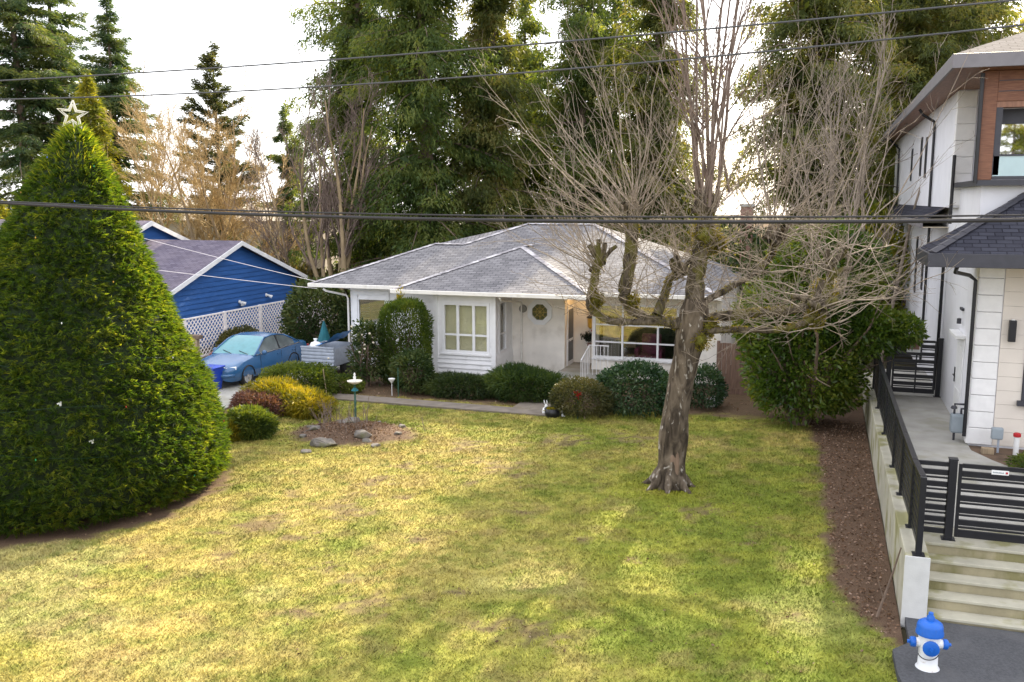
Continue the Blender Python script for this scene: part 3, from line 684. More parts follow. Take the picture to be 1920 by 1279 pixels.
# wooden rail to the porch, lights along the sill
hr = thing('handrail', 'white metal handrail with pickets beside the porch step', 'railing', (-7.25, 29.8, .05))
mb = MB(); mb.tube([(-7.42, 29.2, .95), (-7.38, 30.15, 1.32), (-6.7, 30.15, 1.32)], .022); mb.build('top_rail', 'white_trim', hr)
for i in range(6):
    t = i / 5; mb = MB(); mb.tube([(-7.42 + .04 * t, 29.2 + .95 * t, .05 + .3 * (t > .6)), (-7.42 + .04 * t, 29.2 + .95 * t, .95 + .37 * t)], .011, 6); mb.build('picket', 'white_trim', hr)
for i in range(1, 6): mb = MB(); mb.tube([(-7.38 + .13 * i, 30.15, .3), (-7.38 + .13 * i, 30.15, 1.32)], .011, 6); mb.build('picket', 'white_trim', hr)
il = thing('string_lights', 'small white decorative string lights along the picture window sill', 'string lights', (-6, 30.88, .72))
xs_ = np.linspace(-7.3, -4.6, 40); mb = MB(); mb.tube([(x, 30.88, .735 + .03 * math.sin(i * 1.7)) for i, x in enumerate(xs_)], .008, 4); mb.build('wire', 'plastic_white', il)
for i in range(16): x = -6.35 + i * .07; z = .79 + .05 * math.sin(i * 2.1); mb = MB(); mb.lathe([(.004, -.05), (.025, -.02), (.03, .0), (.02, .03), (.003, .05)], (x, 30.87, z), 6); mb.build('bulb', 'plastic_white', il)
# porch lamp (lit) and wall lantern and plaques
pl = thing('porch_lamp', 'small lit warm globe lamp under the porch eave', 'lamp', (-7.95, 31.6, 2.86))
mb = MB(); mb.lathe([(.06, .16), (.07, .13), (.05, .10)], (-7.95, 31.6, 2.88), 14); mb.build('base', 'chrome', pl, smooth=True)
mb = MB(); mb.lathe([(.01, -.09), (.06, -.07), (.085, 0), (.06, .07), (.02, .10)], (-7.95, 31.6, 2.88), 14); mb.build('globe', 'lamp_glow', pl, smooth=True)
lt = bpy.data.lights.new('porch_light', 'POINT'); lt.energy = 2.2; lt.color = (1, .6, .25); lt.shadow_soft_size = .09
lo = bpy.data.objects.new('porch_light', lt); COL.objects.link(lo); lo.location = (-7.95, 31.45, 2.62)
la = thing('wall_lantern', 'brass wall lantern with amber glass beside the front door', 'lantern', (-7.78, 32.1, 1.9))
mat('amber', (.55, .34, .05), .3, .2, 8)
mb = MB(); mb.lathe([(.05, 0), (.11, .06), (.13, .36), (.10, .38)], (-7.8, 32.05, 1.62), 6); mb.build('amber_glass', 'amber', la)
mb = MB(); mb.lathe([(.15, .38), (.16, .41), (.04, .5), (.02, .56)], (-7.8, 32.05, 1.62), 6); mb.build('cap', 'dark_trim', la)
mb = MB(); mb.tube([(-7.8, 32.19, 2.0), (-7.8, 32.12, 2.16), (-7.8, 32.05, 2.16)], .015, 6); mb.build('bracket', 'dark_trim', la)
wr_ = thing('hanging_swag', 'dark evergreen swag with small coloured bows hanging by the front door', 'decoration', (-7.75, 32.12, 1.2))
V, Fq = leaves(np.array([-7.85, 32.1, 1.32]) + rng.normal(size=(500, 3)) * np.array([.14, .03, .07]), rng.normal(size=(500, 3)) + np.array([0, -.5, -.4]), .10, .03)
leafmat('swag_leaf', [(.008, .014, .012), (.02, .03, .02), (.03, .04, .03)], .1); tag(fast('greenery', V, Fq, 'swag_leaf', wr_, rnd=rng.random(500)), kind='stuff')
mb = MB(); mb.lathe([(.01, -.05), (.05, 0), (.01, .05)], (-7.66, 32.03, 1.42), 8); mb.lathe([(.01, -.05), (.045, 0), (.01, .05)], (-7.74, 32.02, 1.55), 8); mb.build('bow', 'red', wr_)
mb = MB(); mb.box(-7.95, -7.56, 32.17, 32.199, .96, 1.08); o = mb.build('wall_plaque', 'brick_red', None, (-7.75, 32.17, .96)); tag(o, 'narrow rust red board fixed low beside the front door', 'plaque')
# ------------------------------------------------------------------ wooden side fence
sf = thing('side_fence', 'weathered brown plank fence between the bungalow and the big laurel', 'fence', (-2, 29.9, 0))
x = -3.08; i = 0
while x < .95:
    wd = .135 + .02 * random.random(); mb = MB(); zt = 1.66 + random.uniform(-.02, .02); yo = random.uniform(-.008, .008)
    mb.box(x, x + wd, 29.88 + yo, 29.905 + yo, .06, zt); mb.build('plank', 'fence_wood', sf); x += wd + .008
for z in (.35, 1.35): mb = MB(); mb.box(-3.08, .95, 29.92, 29.96, z, z + .09); mb.build('rail', 'fence_wood', sf)
for x in (-3.06, -1.1, .9): mb = MB(); mb.box(x - .05, x + .05, 29.962, 30.06, 0, 1.7); mb.build('post', 'fence_wood', sf)
mb = MB(); mb.box(-3.08, .95, 29.85, 29.875, .0, .2); mb.build('kickboard', 'fence_wood', sf)
cm = thing('chimney', 'slender brick chimney standing behind the bungalow roof', 'chimney', (-3.2, 41, 0))
mb = MB(); mb.box(-3.45, -2.95, 41.0, 41.5, 0, 5.9); mb.build('stack', 'brick_red', cm)
mb = MB(); mb.box(-3.5, -2.9, 40.95, 41.55, 5.9, 6.02); mb.build('cap', 'concrete', cm)

# ------------------------------------------------------------------ blue house next door
H2 = thing('blue_house', 'blue clapboard house with grey roof behind the white lattice fence', 'house', (-30, 34.7, 0))
GX, GYc, GZ, hw, sl_ = -24.5, 34.7, 4.36, 5.25, .365
def gable(x, yc, za, hwid, slope, zb, xb, name='gable_wall'):
    mb = MB(); ze = za - hwid * slope
    mb.add([(x, yc - hwid, zb), (x, yc + hwid, zb), (x, yc + hwid, ze), (x, yc, za), (x, yc - hwid, ze)], [(0, 1, 2, 3, 4)])
    mb.add([(xb, yc - hwid, zb), (xb, yc + hwid, zb), (xb, yc + hwid, ze), (xb, yc, za), (xb, yc - hwid, ze)], [(4, 3, 2, 1, 0)])
    mb.add([(x, yc - hwid, zb), (x, yc - hwid, ze), (xb, yc - hwid, ze), (xb, yc - hwid, zb)], [(0, 1, 2, 3)])
    mb.add([(x, yc + hwid, zb), (x, yc + hwid, ze), (xb, yc + hwid, ze), (xb, yc + hwid, zb)], [(3, 2, 1, 0)])
    return mb.build(name, 'blue_siding', H2)
gable(GX - .03, GYc, GZ - .06, hw - .35, sl_, 0, -29.5)
z = .1
while z < GZ - .12:                                  # every lap board of the gable end
    zt = z + .2; hw0 = min(hw - .36, (GZ - .08 - z) / sl_); hw1 = min(hw - .36, max(.02, (GZ - .08 - zt) / sl_))
    mb = MB(); mb.poly([(GX + .022, GYc - hw0, z), (GX + .022, GYc + hw0, z), (GX - .012, GYc + hw1, min(zt, GZ - .08)), (GX - .012, GYc - hw1, min(zt, GZ - .08))], .018, (1, 0, 0))
    mb.build('board', 'blue_siding', H2); z += .205
ov = .35
for sgn in (-1, 1):
    e = (GX + ov, GYc + sgn * hw, GZ - hw * sl_); a = (GX + ov, GYc, GZ)
    pts = [(GX + ov, GYc + sgn * hw, GZ - hw * sl_ + .06), (GX + ov, GYc, GZ + .06), (-29.6, GYc, GZ + .06), (-29.6, GYc + sgn * hw, GZ - hw * sl_ + .06)]
    roofpoly('roof', pts, (1, 0, 0), (0, -sgn, sl_), 'shingle_violet', H2, .08)
    mb = MB(); mb.beam(np.array(e) + (.03, 0, -.03), np.array(a) + (.03, 0, -.03), .04, .19, up=(1, 0, 0)) if False else mb.poly([(GX + ov + .03, GYc + sgn * (hw + .02), GZ - hw * sl_ + .05), (GX + ov + .03, GYc, GZ + .055), (GX + ov + .03, GYc, GZ - .14), (GX + ov + .03, GYc + sgn * (hw + .02), GZ - hw * sl_ - .145)], .04, (1, 0, 0))
    mb.build('rake_board', 'white_trim', H2)
MZ, mhw, msl, MXR = 5.2, 6.4, .37, -29.2
gable(MXR, GYc, MZ - .06, mhw - .3, msl, 0, -46, 'main_wall')
for sgn in (-1, 1):
    roofpoly('roof', [(MXR + .3, GYc + sgn * mhw, MZ - mhw * msl + .06), (MXR + .3, GYc, MZ + .06), (-46.5, GYc, MZ + .06), (-46.5, GYc + sgn * mhw, MZ - mhw * msl + .06)], (1, 0, 0), (0, -sgn, msl), 'shingle_violet', H2, .08)
    mb = MB(); mb.poly([(MXR + .33, GYc + sgn * (mhw + .02), MZ - mhw * msl + .05), (MXR + .33, GYc, MZ + .055), (MXR + .33, GYc, MZ - .16), (MXR + .33, GYc + sgn * (mhw + .02), MZ - mhw * msl - .165)], .04, (1, 0, 0)); mb.build('rake_board', 'white_trim', H2)
for i in range(4):
    mb = MB(); zz = MZ - .25 - i * .2; h0 = (MZ - .09 - zz + .2) / msl; mb.poly([(MXR + .022, GYc - h0, zz - .2), (MXR + .022, GYc + h0, zz - .2), (MXR - .0, GYc + max(.02, h0 - .54), zz), (MXR - .0, GYc - max(.02, h0 - .54), zz)], .018, (1, 0, 0)); mb.build('board', 'blue_siding', H2)
mb = MB(); mb.box(-46, MXR, GYc - mhw - .15, GYc - mhw - .02, MZ - mhw * msl - .05, MZ - mhw * msl + .05); mb.build('gutter', 'tan_roof', H2)
for k, (px, py) in enumerate(((449, 566), (499, 553))):
    p = AX(px, py, GX + .02); fl = thing('flood_light', ('white twin flood light low on the blue gable, nearer the street', 'white flood light on the blue gable, nearer the back')[k], 'light', p)
    mb = MB(); mb.lathe([(.08, 0), (.08, .03), (.03, .04)], (p[0] + .0, p[1], p[2]), 10, 'x'); mb.build('base', 'plastic_white', fl)
    for s_ in (-1, 1):
        if k == 1 and s_ == -1: continue
        mb = MB(); mb.tube([p + (.04, 0, 0), p + (.10, s_ * .05, -.02), p + (.24, s_ * .12, -.10)], [.03, .05, .085], 10); mb.build('lamp_head', 'plastic_white', fl)
# lattice fence
LX = -22.9
lf = thing('lattice_fence', 'white diagonal lattice fence along the driveway under the blue house', 'fence', (LX, 34, 0))
y0, y1, z0, z1 = 24.0, 41.5, .12, 1.66
mb = MB(); st_ = .150; w_ = .021
def clip(pa, pb):
    (ya, za), (yb_, zb_) = pa, pb; t0, t1 = 0., 1.; dy, dz = yb_ - ya, zb_ - za
    for p, q in ((-dy, ya - y0), (dy, y1 - ya), (-dz, za - z0), (dz, z1 - za)):
        t = q / p
        if p < 0: t0 = max(t0, t)
        else: t1 = min(t1, t)
    return (t0, t1) if t0 < t1 else None
hgt = z1 - z0
for fam in (1, -1):
    y = y0 - hgt
    while y < y1 + hgt:
        pa, pb = ((y, z0), (y + hgt, z1)) if fam == 1 else ((y + hgt, z0), (y, z1))
        c = clip(pa, pb)
        if c:
            A_ = [pa[i] + (pb[i] - pa[i]) * c[0] for i in (0, 1)]; B_ = [pa[i] + (pb[i] - pa[i]) * c[1] for i in (0, 1)]
            mb.beam((LX + .008 * fam, A_[0], A_[1]), (LX + .008 * fam, B_[0], B_[1]), .009, w_ * 2, up=(0, -(pb[1] - pa[1]), pb[0] - pa[0]))
        y += st_ * 1.41
o = mb.build('lattice', 'lattice_paint', lf); tag(o, kind='stuff')
for z in (z0 - .02, z1): mb = MB(); mb.box(LX - .03, LX + .03, y0, y1, z, z + .06); mb.build('rail', 'lattice_paint', lf)
y = y0
while y < y1 + .1: mb = MB(); mb.box(LX - .045, LX + .045, y - .06, y + .06, 0, z1 + .07); mb.build('post', 'lattice_paint', lf); y += 2.5

# ------------------------------------------------------------------ car
CARX, CARY, CZ = -19.05, 25.15, .055
car = thing('sedan_car', 'blue four door sedan parked in the driveway beside the lattice fence', 'car', (CARX, CARY + 2.5, CZ))
def loft(rings, closed=False):
    n = len(rings[0]); V = [p for r in rings for p in r]
    Fs = [(i * n + j, i * n + j + 1, (i + 1) * n + j + 1, (i + 1) * n + j) for i in range(len(rings) - 1) for j in range(n - 1)]
    return V, Fs
st_ = [(0.0, .58, .58, .30), (.05, .74, .64, .24), (.18, .85, .69, .20), (.45, .90, .755, .18), (.9, .915, .83, .18), (1.3, .92, .89, .18), (1.6, .925, .925, .18), (2.4, .93, .93, .18), (3.4, .93, .95, .18), (4.0, .925, .985, .18), (4.5, .90, .985, .2), (4.8, .86, .95, .22), (4.93, .78, .88, .28), (5.0, .64, .74, .36)]
rings = []
for y, wv, top, bot in st_:
    half = [(wv * .90, bot), (wv * .985, bot + .12), (wv, bot + .30), (wv * .985, min(top - .09, bot + .50)), (wv * .93, top - .045), (wv * .80, top - .008), (wv * .45, top + .012), (0, top + .018)]
    ring = [(CARX + a, CARY + y, CZ + b) for a, b in half] + [(CARX - a, CARY + y, CZ + b) for a, b in half[-2::-1]]
    rings.append(ring)
V, Fs = loft(rings); mb = MB(); mb.add(V, Fs); n_ = len(rings[0]); mb.f.append(tuple(range(n_ - 1, -1, -1))); mb.f.append(tuple(len(V) - n_ + i for i in range(n_)))
body = mb.build('body', 'car_paint', car, smooth=True, sharp=38)
gs = [(1.42, .90, .84), (1.75, 1.10, .79), (2.12, 1.31, .70), (2.4, 1.405, .63), (2.8, 1.435, .61), (3.2, 1.42, .61), (3.55, 1.345, .65), (3.95, 1.165, .74), (4.3, .985, .80)]
rg = []
for y, top, wt in gs:
    hb = .865; b0 = .90 if y < 4.2 else .95
    half = [(hb, b0), (hb - (hb - wt) * .5, b0 + (top - b0) * .55), (wt, top - .03 * (top > 1)), (wt * .6, top + .006), (0, top + .014)]
    rg.append([(CARX + a, CARY + y, CZ + b) for a, b in half] + [(CARX - a, CARY + y, CZ + b) for a, b in half[-2::-1]])
V, Fs = loft(rg); nn = len(rg[0])
def pick(cond): return [f for i in range(len(rg) - 1) for j in range(nn - 1) for f in [Fs[i * (nn - 1) + j]] if cond(i, j)]
def sub(name, cond, m, out=0.0, par=car):
    mb = MB(); fs = pick(cond); ids = sorted({k for f in fs for k in f}); mp = {k: q for q, k in enumerate(ids)}
    c = np.array((CARX, CARY + 2.8, CZ + .9)); vs = [np.array(V[k]) + nrm(np.array(V[k]) - c) * out for k in ids]
    mb.add(vs, [tuple(mp[k] for k in f) for f in fs]); return mb.build(name, m, par, smooth=True)
roofo = sub('roof', lambda i, j: 3 <= i <= 5 and 2 <= j <= 5, 'car_paint', .0)
mat('windshield_teal', (.07, .24, .27), .25, .1, 5, spec=.8)  # one even teal over the whole windshield
ws = sub('windshield', lambda i, j: i <= 2 and 2 <= j <= 5, 'windshield_teal')
sub('rear_window', lambda i, j: i >= 6 and 2 <= j <= 5, 'car_dark')
for nm, js in (('side_glass', (0, 1)), ('side_glass', (6, 7))): sub(nm, lambda i, j: 1 <= i <= 6 and j in js, 'car_side_glass' if 'car_side_glass' in MATS else mat('car_side_glass', (.10, .12, .12), .06, .3, 2, spec=1.0))
sub('quarter_panel', lambda i, j: (i == 0 or i == 7) and j in (0, 1, 6, 7), 'car_paint')
for sg in (1, -1):
    for (ya, yb_) in ((1.42, 2.4), (4.3, 3.55)):
        ia = [g for g in gs if abs(g[0] - ya) < .01][0]; ib = [g for g in gs if abs(g[0] - yb_) < .01][0]
        seq = [g for g in gs if min(ya, yb_) - .01 <= g[0] <= max(ya, yb_) + .01]
        mb = MB(); mb.tube([(CARX + sg * (g[2] + .004), CARY + g[0], CZ + g[1] - .02) for g in seq], .032, 6); mb.build('pillar', 'car_paint', car, smooth=True)
    mb = MB(); mb.tube([(CARX + sg * g[2], CARY + g[0], CZ + g[1] - .035) for g in gs[3:7]], .028, 6); mb.build('roof_rail', 'car_paint', car, smooth=True)
    mb = MB(); mb.beam((CARX + sg * .868, CARY + 2.95, CZ + .9), (CARX + sg * .64, CARY + 3.0, CZ + 1.38), .07, .02, (sg, 0, .4)); mb.build('door_pillar', 'car_dark', car)
    mb = MB(); mb.tube([(CARX + sg * .872, CARY + 1.5, CZ + .905), (CARX + sg * .876, CARY + 2.9, CZ + .915), (CARX + sg * .866, CARY + 4.25, CZ + .955)], .016, 6); mb.build('belt_trim', 'chrome', car)
    for yd in (1.68, 2.96, 3.9):
        mb = MB(); mb.beam((CARX + sg * .934, CARY + yd, CZ + .3), (CARX + sg * .908, CARY + yd + .02, CZ + .86), .008, .008, (0, 1, 0)); mb.build('door_seam', 'car_dark', car)
    for yd in (2.72, 3.68):
        mb = MB(); mb.box(CARX + sg * .92 - .014, CARX + sg * .92 + .014, CARY + yd, CARY + yd + .18, CZ + .74, CZ + .775); mb.build('door_handle', 'car_paint', car, bevel=.008)
    mb = MB(); mb.lathe([(.01, -.04), (.07, -.03), (.09, .02), (.075, .07), (.01, .09)], (CARX + sg * 1.0, CARY + 1.78, CZ + .95), 10, 'y'); mb.build('side_mirror', 'car_paint', car, smooth=True)
    mb = MB(); mb.poly([(CARX + sg * .36, CARY + .035, CZ + .60), (CARX + sg * .66, CARY + .065, CZ + .575), (CARX + sg * .88, CARY + .32, CZ + .60), (CARX + sg * .86, CARY + .36, CZ + .70), (CARX + sg * .64, CARY + .14, CZ + .675), (CARX + sg * .38, CARY + .06, CZ + .64)], .03, (sg * .3, -.9, .3))
    mat('headlight', (.75, .78, .80), .12, .05, 20, spec=1.0); mb.build('headlight', 'headlight', car)
    mb = MB(); mb.box(CARX + sg * .62 - .2, CARX + sg * .62 + .2, CARY + 4.96, CARY + 5.02, CZ + .6, CZ + .78); mb.build('tail_light', 'red', car, bevel=.03)
    for yw in (.95, 3.75):
        tx = CARX + sg * .80; c_ = (tx, CARY + yw, CZ + .31 - .055)
        wh = MB(); wh.lathe([(.2, -.09), (.29, -.10), (.315, -.07), (.315, .07), (.29, .10), (.2, .09)], c_, 24, 'x'); wo_ = wh.build('wheel', 'rubber', car, smooth=True, sharp=40)
        wh = MB(); wh.lathe([(.02, .105), (.07, .11), (.19, .085), (.205, .095)] if sg > 0 else [(.205, -.095), (.19, -.085), (.07, -.11), (.02, -.105)], c_, 16, 'x'); wh.build('rim', 'chrome', wo_)
        wh = MB(); wh.tube([(CARX + sg * .925, CARY + yw + .37 * math.cos(t), CZ + .27 + .37 * math.sin(t)) for t in np.linspace(0, math.pi, 13)], .022, 6); wh.build('wheel_arch', 'car_dark', car)
mb = MB(); mb.lathe([(.02, 0), (.22, .0), (.25, .02), (.25, .03)], (CARX, CARY - .005, CZ + .56), 20, 'y'); mb.v = [(CARX + (v[0] - CARX) * 1.1, v[1], CZ + .56 + (v[2] - CZ - .56) * .34) for v in mb.v]; mb.build('grille', 'car_dark', car)
mb = MB(); mb.tube([(CARX - .86, CARY + .26, CZ + .42), (CARX - .72, CARY + .03, CZ + .42), (CARX - .4, CARY - .04, CZ + .42), (CARX + .4, CARY - .04, CZ + .42), (CARX + .72, CARY + .03, CZ + .42), (CARX + .86, CARY + .26, CZ + .42)], .062, 8); mb.build('bumper', 'car_paint', car, smooth=True)
mb = MB(); mb.box(CARX - .42, CARX + .42, CARY + .0, CARY + .04, CZ + .28, CZ + .34); mb.build('air_intake', 'car_dark', car)
for sg in (1, -.1): mb = MB(); mb.beam((CARX + sg * .6, CARY + 1.40, CZ + .93), (CARX + sg * .6 - .45, CARY + 1.56, CZ + 1.01), .015, .015); mb.build('wiper', 'car_dark', car)

# ------------------------------------------------------------------ things round the driveway
bn = thing('recycling_bin', 'blue plastic recycling bin standing in front of the sedan', 'bin', G(402, 737))
c = G(402, 737) + np.array((-.25, .25, .05))
mb = MB(); mb.add([(c[0] + sx * a, c[1] + sy * a, c[2] + z) for z, a in ((0, .21), (.72, .29)) for sx, sy in ((-1, -1), (1, -1), (1, 1), (-1, 1))], [(0, 3, 2, 1), (4, 5, 6, 7), (0, 1, 5, 4), (1, 2, 6, 5), (2, 3, 7, 6), (3, 0, 4, 7)]); mb.build('tub', 'bin_blue', bn, bevel=.03)
mb = MB(); mb.box(c[0] - .32, c[0] + .32, c[1] - .32, c[1] + .32, c[2] + .722, c[2] + .78); mb.build('rim', 'bin_blue', bn, bevel=.02)
pp = G(372, 704)
ps = thing('sign_post', 'weathered wooden post with a dark crossbeam behind the blue bin', 'post', pp)
mb = MB(); mb.box(pp[0] - .07, pp[0] + .07, pp[1] - .07, pp[1] + .07, 0, 1.32); mb.build('upright', 'old_wood', ps)
mb = MB(); mb.box(pp[0] - .75, pp[0] + .2, pp[1] - .12, pp[1] + .12, 1.321, 1.46); mb.build('crossbeam', 'bark_brown', ps, bevel=.02)
pp = G(383, 706) + np.array((.1, .5, 0))
hz = thing('hose_coil', 'coil of faded red garden hose by the wooden post', 'hose', pp)
mb = MB()
for k in range(3): mb.tube([(pp[0] + (.32 + .02 * k) * math.cos(t), pp[1] + .05 * k, .42 + (.36 + .02 * k) * math.sin(t)) for t in np.linspace(0, 2 * math.pi, 25)], .022, 6)
mat('hose_red', (.30, .085, .06), .6, .2, 5); mb.build('loops', 'hose_red', hz)
tr = thing('utility_trailer', 'ribbed grey metal utility trailer parked by the corner of the bungalow', 'trailer', (-17.0, 29.2, .05))
tx0, tx1, ty0, ty1 = -17.05, -15.85, 28.0, 29.6; tx0, tx1 = -17.25, -15.95
for i in range(5):
    z = .46 + i * .125
    mb = MB(); mb.box(tx0, tx1, ty0 - .02, ty0 + .02, z, z + .085); mb.build('side_rib', 'galvanized', tr, bevel=.015)
mb = MB(); mb.box(tx0 + .02, tx1 - .02, ty0 + .021, ty0 + .04, .45, 1.07); mb.box(tx0, tx0 + .03, ty0 + .041, ty1, .45, 1.07); mb.box(tx1 - .03, tx1, ty0 + .041, ty1, .45, 1.07); mb.box(tx0, tx1, ty1, ty1 + .03, .45, 1.07); mb.build('box_side', 'galvanized', tr)
mb = MB(); mb.box(tx0 + .03, tx1 - .03, ty0 + .04, ty1, .42, .45); mb.build('bed', 'car_dark', tr)
mb = MB(); mb.box(tx0, tx1, ty0 - .04, ty0 + .04, 1.075, 1.12); mb.build('top_rail', 'galvanized', tr)
mb = MB(); mb.beam((tx0 + .2, ty0 - .03, .36), (tx1 + .1, ty0 - .03, .36), .06, .06); mb.beam(((tx0 + tx1) / 2, ty0, .36), ((tx0 + tx1) / 2, ty0 + 1.6, .36), .08, .06); mb.build('chassis', 'dark_trim', tr)
for x in (tx0 + .08, tx1 - .08): wh = MB(); wh.lathe([(.1, -.07), (.25, -.08), (.26, .0), (.25, .08), (.1, .07)], (x, ty0 + .9, .31), 18, 'x'); wh.build('wheel', 'rubber', tr)
nx_, ny_ = 14, 14; tv = np.array([(tx0 + .5 + .75 * i / nx_, ty0 + .1 + 1.3 * j / ny_, 1.10 + .40 * (i / nx_) ** 2 + .10 * fbm(np.array([[i * .35, j * .35]]), 1, 3)[0]) for j in range(ny_ + 1) for i in range(nx_ + 1)])
ii = np.arange((nx_ + 1) * (ny_ + 1)).reshape(ny_ + 1, nx_ + 1); tag(fast('tarpaulin', tv, np.stack([ii[:-1, :-1], ii[:-1, 1:], ii[1:, 1:], ii[1:, :-1]], -1).reshape(-1, 4), 'tarp_blue', origin=(tx0 + .8, ty0 + .7, 1.0), smooth=True), 'crumpled bright blue tarpaulin heaped in the utility trailer', 'tarpaulin')
sk = thing('white_sack', 'round white sack with a knotted top resting in the trailer', 'sack', (tx0 + .35, ty0 + .3, 1.0))
mb = MB(); mb.lathe([(.02, -.18), (.17, -.14), (.22, 0), (.16, .14), (.05, .18), (.04, .2), (.08, .28), (.01, .29)], (tx0 + .42, ty0 + .28, 1.08), 14); mb.build('bag', 'plastic_white', sk, smooth=True)
um = thing('folded_umbrella', 'folded dark teal garden umbrella behind the trailer', 'umbrella', (-18.1, 31, .05))
mb = MB(); mb.lathe([(.05, .35), (.22, .5), (.26, .8), (.12, 1.25), (.05, 1.5), (.01, 1.6)], (-18.0, 30.9, .05), 9); mb.build('canopy', 'teal_canvas', um)
mb = MB(); mb.tube([(-18.0, 30.9, .05), (-18.0, 30.9, 1.7)], .025); mb.build('pole', 'old_wood', um)
mb = MB(); mb.lathe([(.25, 0), (.25, .06), (.06, .1)], (-18.0, 30.9, .05), 14); mb.build('base', 'concrete', um)
# ------------------------------------------------------------------ raised side path, wall, steps
PZ = .9
rw = thing('retaining_wall', 'mossy stepped concrete retaining wall along the bare soil bed', 'wall', (1.5, 20, 0))
for a, b, zt, x0 in ((14.05, 15.28, 1.06, 1.352), (15.283, 16.5, 1.00, 1.36), (16.503, 18.1, .985, 1.353), (18.103, 20.4, .965, 1.36), (20.403, 23.5, .95, 1.352), (23.503, 30, .94, 1.36)):
    mb = MB(); mb.box(x0, 1.68, a, b, -.1, zt); mb.build('wall_block', 'pale_concrete' if a < 14.1 and False else 'mossy_concrete', rw, bevel=.018)
mb = MB(); mb.box(1.345, 1.69, 14.02, 14.048, -.05, 1.055); mb.build('end_face', 'pale_concrete', rw, bevel=.008)
stp = thing('front_steps', 'five mossy concrete steps rising to the black gate', 'steps', (3, 14.5, 0))
for i in range(5):
    mb = MB(); ya_, yb2 = 14.05 + .285 * i, (14.05 + .285 * (i + 1) - .003 if i < 4 else 16.0); mb.box(1.695, 7, ya_, yb2, -.05, .18 * (i + 1) - .05); so_ = mb.build('step', 'riser_concrete' if 'riser_concrete' in MATS else mat('riser_concrete', (.30, .265, .17), .92, .2, 2.5, bump=.35, bscale=50, dirt=((.15, .14, .05), 1.8, .50, .75), stretch=(1, 1, .5)), stp)
    mb = MB(); mb.box(1.695, 7, ya_ - .025, yb2, .18 * (i + 1) - .049, .18 * (i + 1)); mb.build('tread', 'mossy_concrete', so_, bevel=.012)
pt = MB(); pt.poly([(1.69, 16.003, PZ), (7, 16.003, PZ), (7, 17.2, PZ), (4.9, 18.2, PZ), (3.5, 20.6, PZ), (3.2, 21.3, PZ), (3.2, 31, PZ), (1.69, 31, PZ)], .5)
tag(pt.build('path', 'concrete'), kind='structure')
pb = MB(); pb.poly([(7, 17.22, PZ - .03), (9, 17.22, PZ - .03), (9, 21.84, PZ - .03), (3.2, 21.84, PZ - .03), (3.2, 21.3, PZ - .03), (3.52, 20.6, PZ - .03), (4.92, 18.21, PZ - .03)], .4)
tag(pb.build('planting_bed', 'soil'), kind='structure')

# ------------------------------------------------------------------ black slat fence and gates
fn = thing('slat_railing', 'black metal slat railing on top of the mossy retaining wall', 'railing', (1.52, 20, .95))
FXc = 1.53
pf = [(13.98 + .14, 1.06, 2.24), (15.34, 1.06, 2.16), (17.3, .985, 2.12), (19.2, .965, 2.1), (22.0, .95, 2.08), (24.8, .94, 2.06), (27.4, .94, 2.06)]
for y, zb, zt in pf:
    mb = MB(); mb.box(FXc - .045, FXc + .045, y - .045, y + .045, zb, zt); po = mb.build('post', 'black_metal', fn, bevel=.006)
    mb = MB(); mb.box(FXc - .085, FXc + .085, y - .085, y + .085, zb, zb + .012); mb.build('base_plate', 'black_metal', po)
for (ya, zb0, za), (yb_, zb1, zb_) in zip(pf[:-1], pf[1:]):
    mb = MB(); mb.beam((FXc, ya + .046, za - .02), (FXc, yb_ - .046, zb_ - .02), .085, .045); mb.build('top_rail', 'black_metal', fn)
    for k in range(8):
        t = .10 + k * .125
        mb = MB(); mb.beam((FXc, ya + .046, zb0 + t), (FXc, yb_ - .046, zb1 + t), .022, .062 if k % 2 else .085); mb.build('slat', 'black_metal', fn)
def gate(name, label, X0, X1, Y, z0, z1, n, left_post=True, right_post=False, extra=True):
    g = thing(name, label, 'gate', ((X0 + X1) / 2, Y, z0))
    for x in ([X0] if left_post else []) + ([X1] if right_post else []):
        mb = MB(); mb.box(x - .06, x + .06, Y - .06, Y + .06, PZ, z1 + .06); po = mb.build('post', 'black_metal', g, bevel=.008)
        mb = MB(); mb.box(x - .1, x + .1, Y - .1, Y + .1, PZ, PZ + .012); mb.build('base_plate', 'black_metal', po)
        mb = MB(); mb.box(x - .068, x + .068, Y - .068, Y + .068, z1 + .061, z1 + .085); mb.build('post_cap', 'black_metal', po, bevel=.006)
    a = X0 + (.085 if left_post else 0); b = X1 - (.085 if right_post else 0)
    for x in (a, b - .05): mb = MB(); mb.box(x, x + .05, Y - .02, Y + .02, z0, z1); mb.build('stile', 'black_metal', g)
    hgt = (z1 - z0) / n
    for i in range(n):
        zc = z0 + hgt * i
        mb = MB(); mb.box(a + .051, b - .051, Y - .022, Y + .022, zc, zc + hgt * (.46 if i else .62)); mb.build('slat', 'black_metal', g, bevel=.004)
        if extra and i: mb = MB(); mb.box(a + .051, b - .051, Y - .02, Y + .02, zc - hgt * .24, zc - hgt * .24 + .026); mb.build('thin_slat', 'black_metal', g)
    mb = MB(); mb.box(a + .051, b - .051, Y - .024, Y + .024, z1 - .055, z1 + .01); mb.build('top_rail', 'black_metal', g)
    return g
g1 = gate('front_gate', 'wide black slat gate at the top of the concrete steps', 2.08, 4.9, 15.42, .95, 2.13, 6)
pn = thing('fence_panel', 'short black slat panel between the corner post and the front gate', 'fence', (1.8, 15.42, .95))
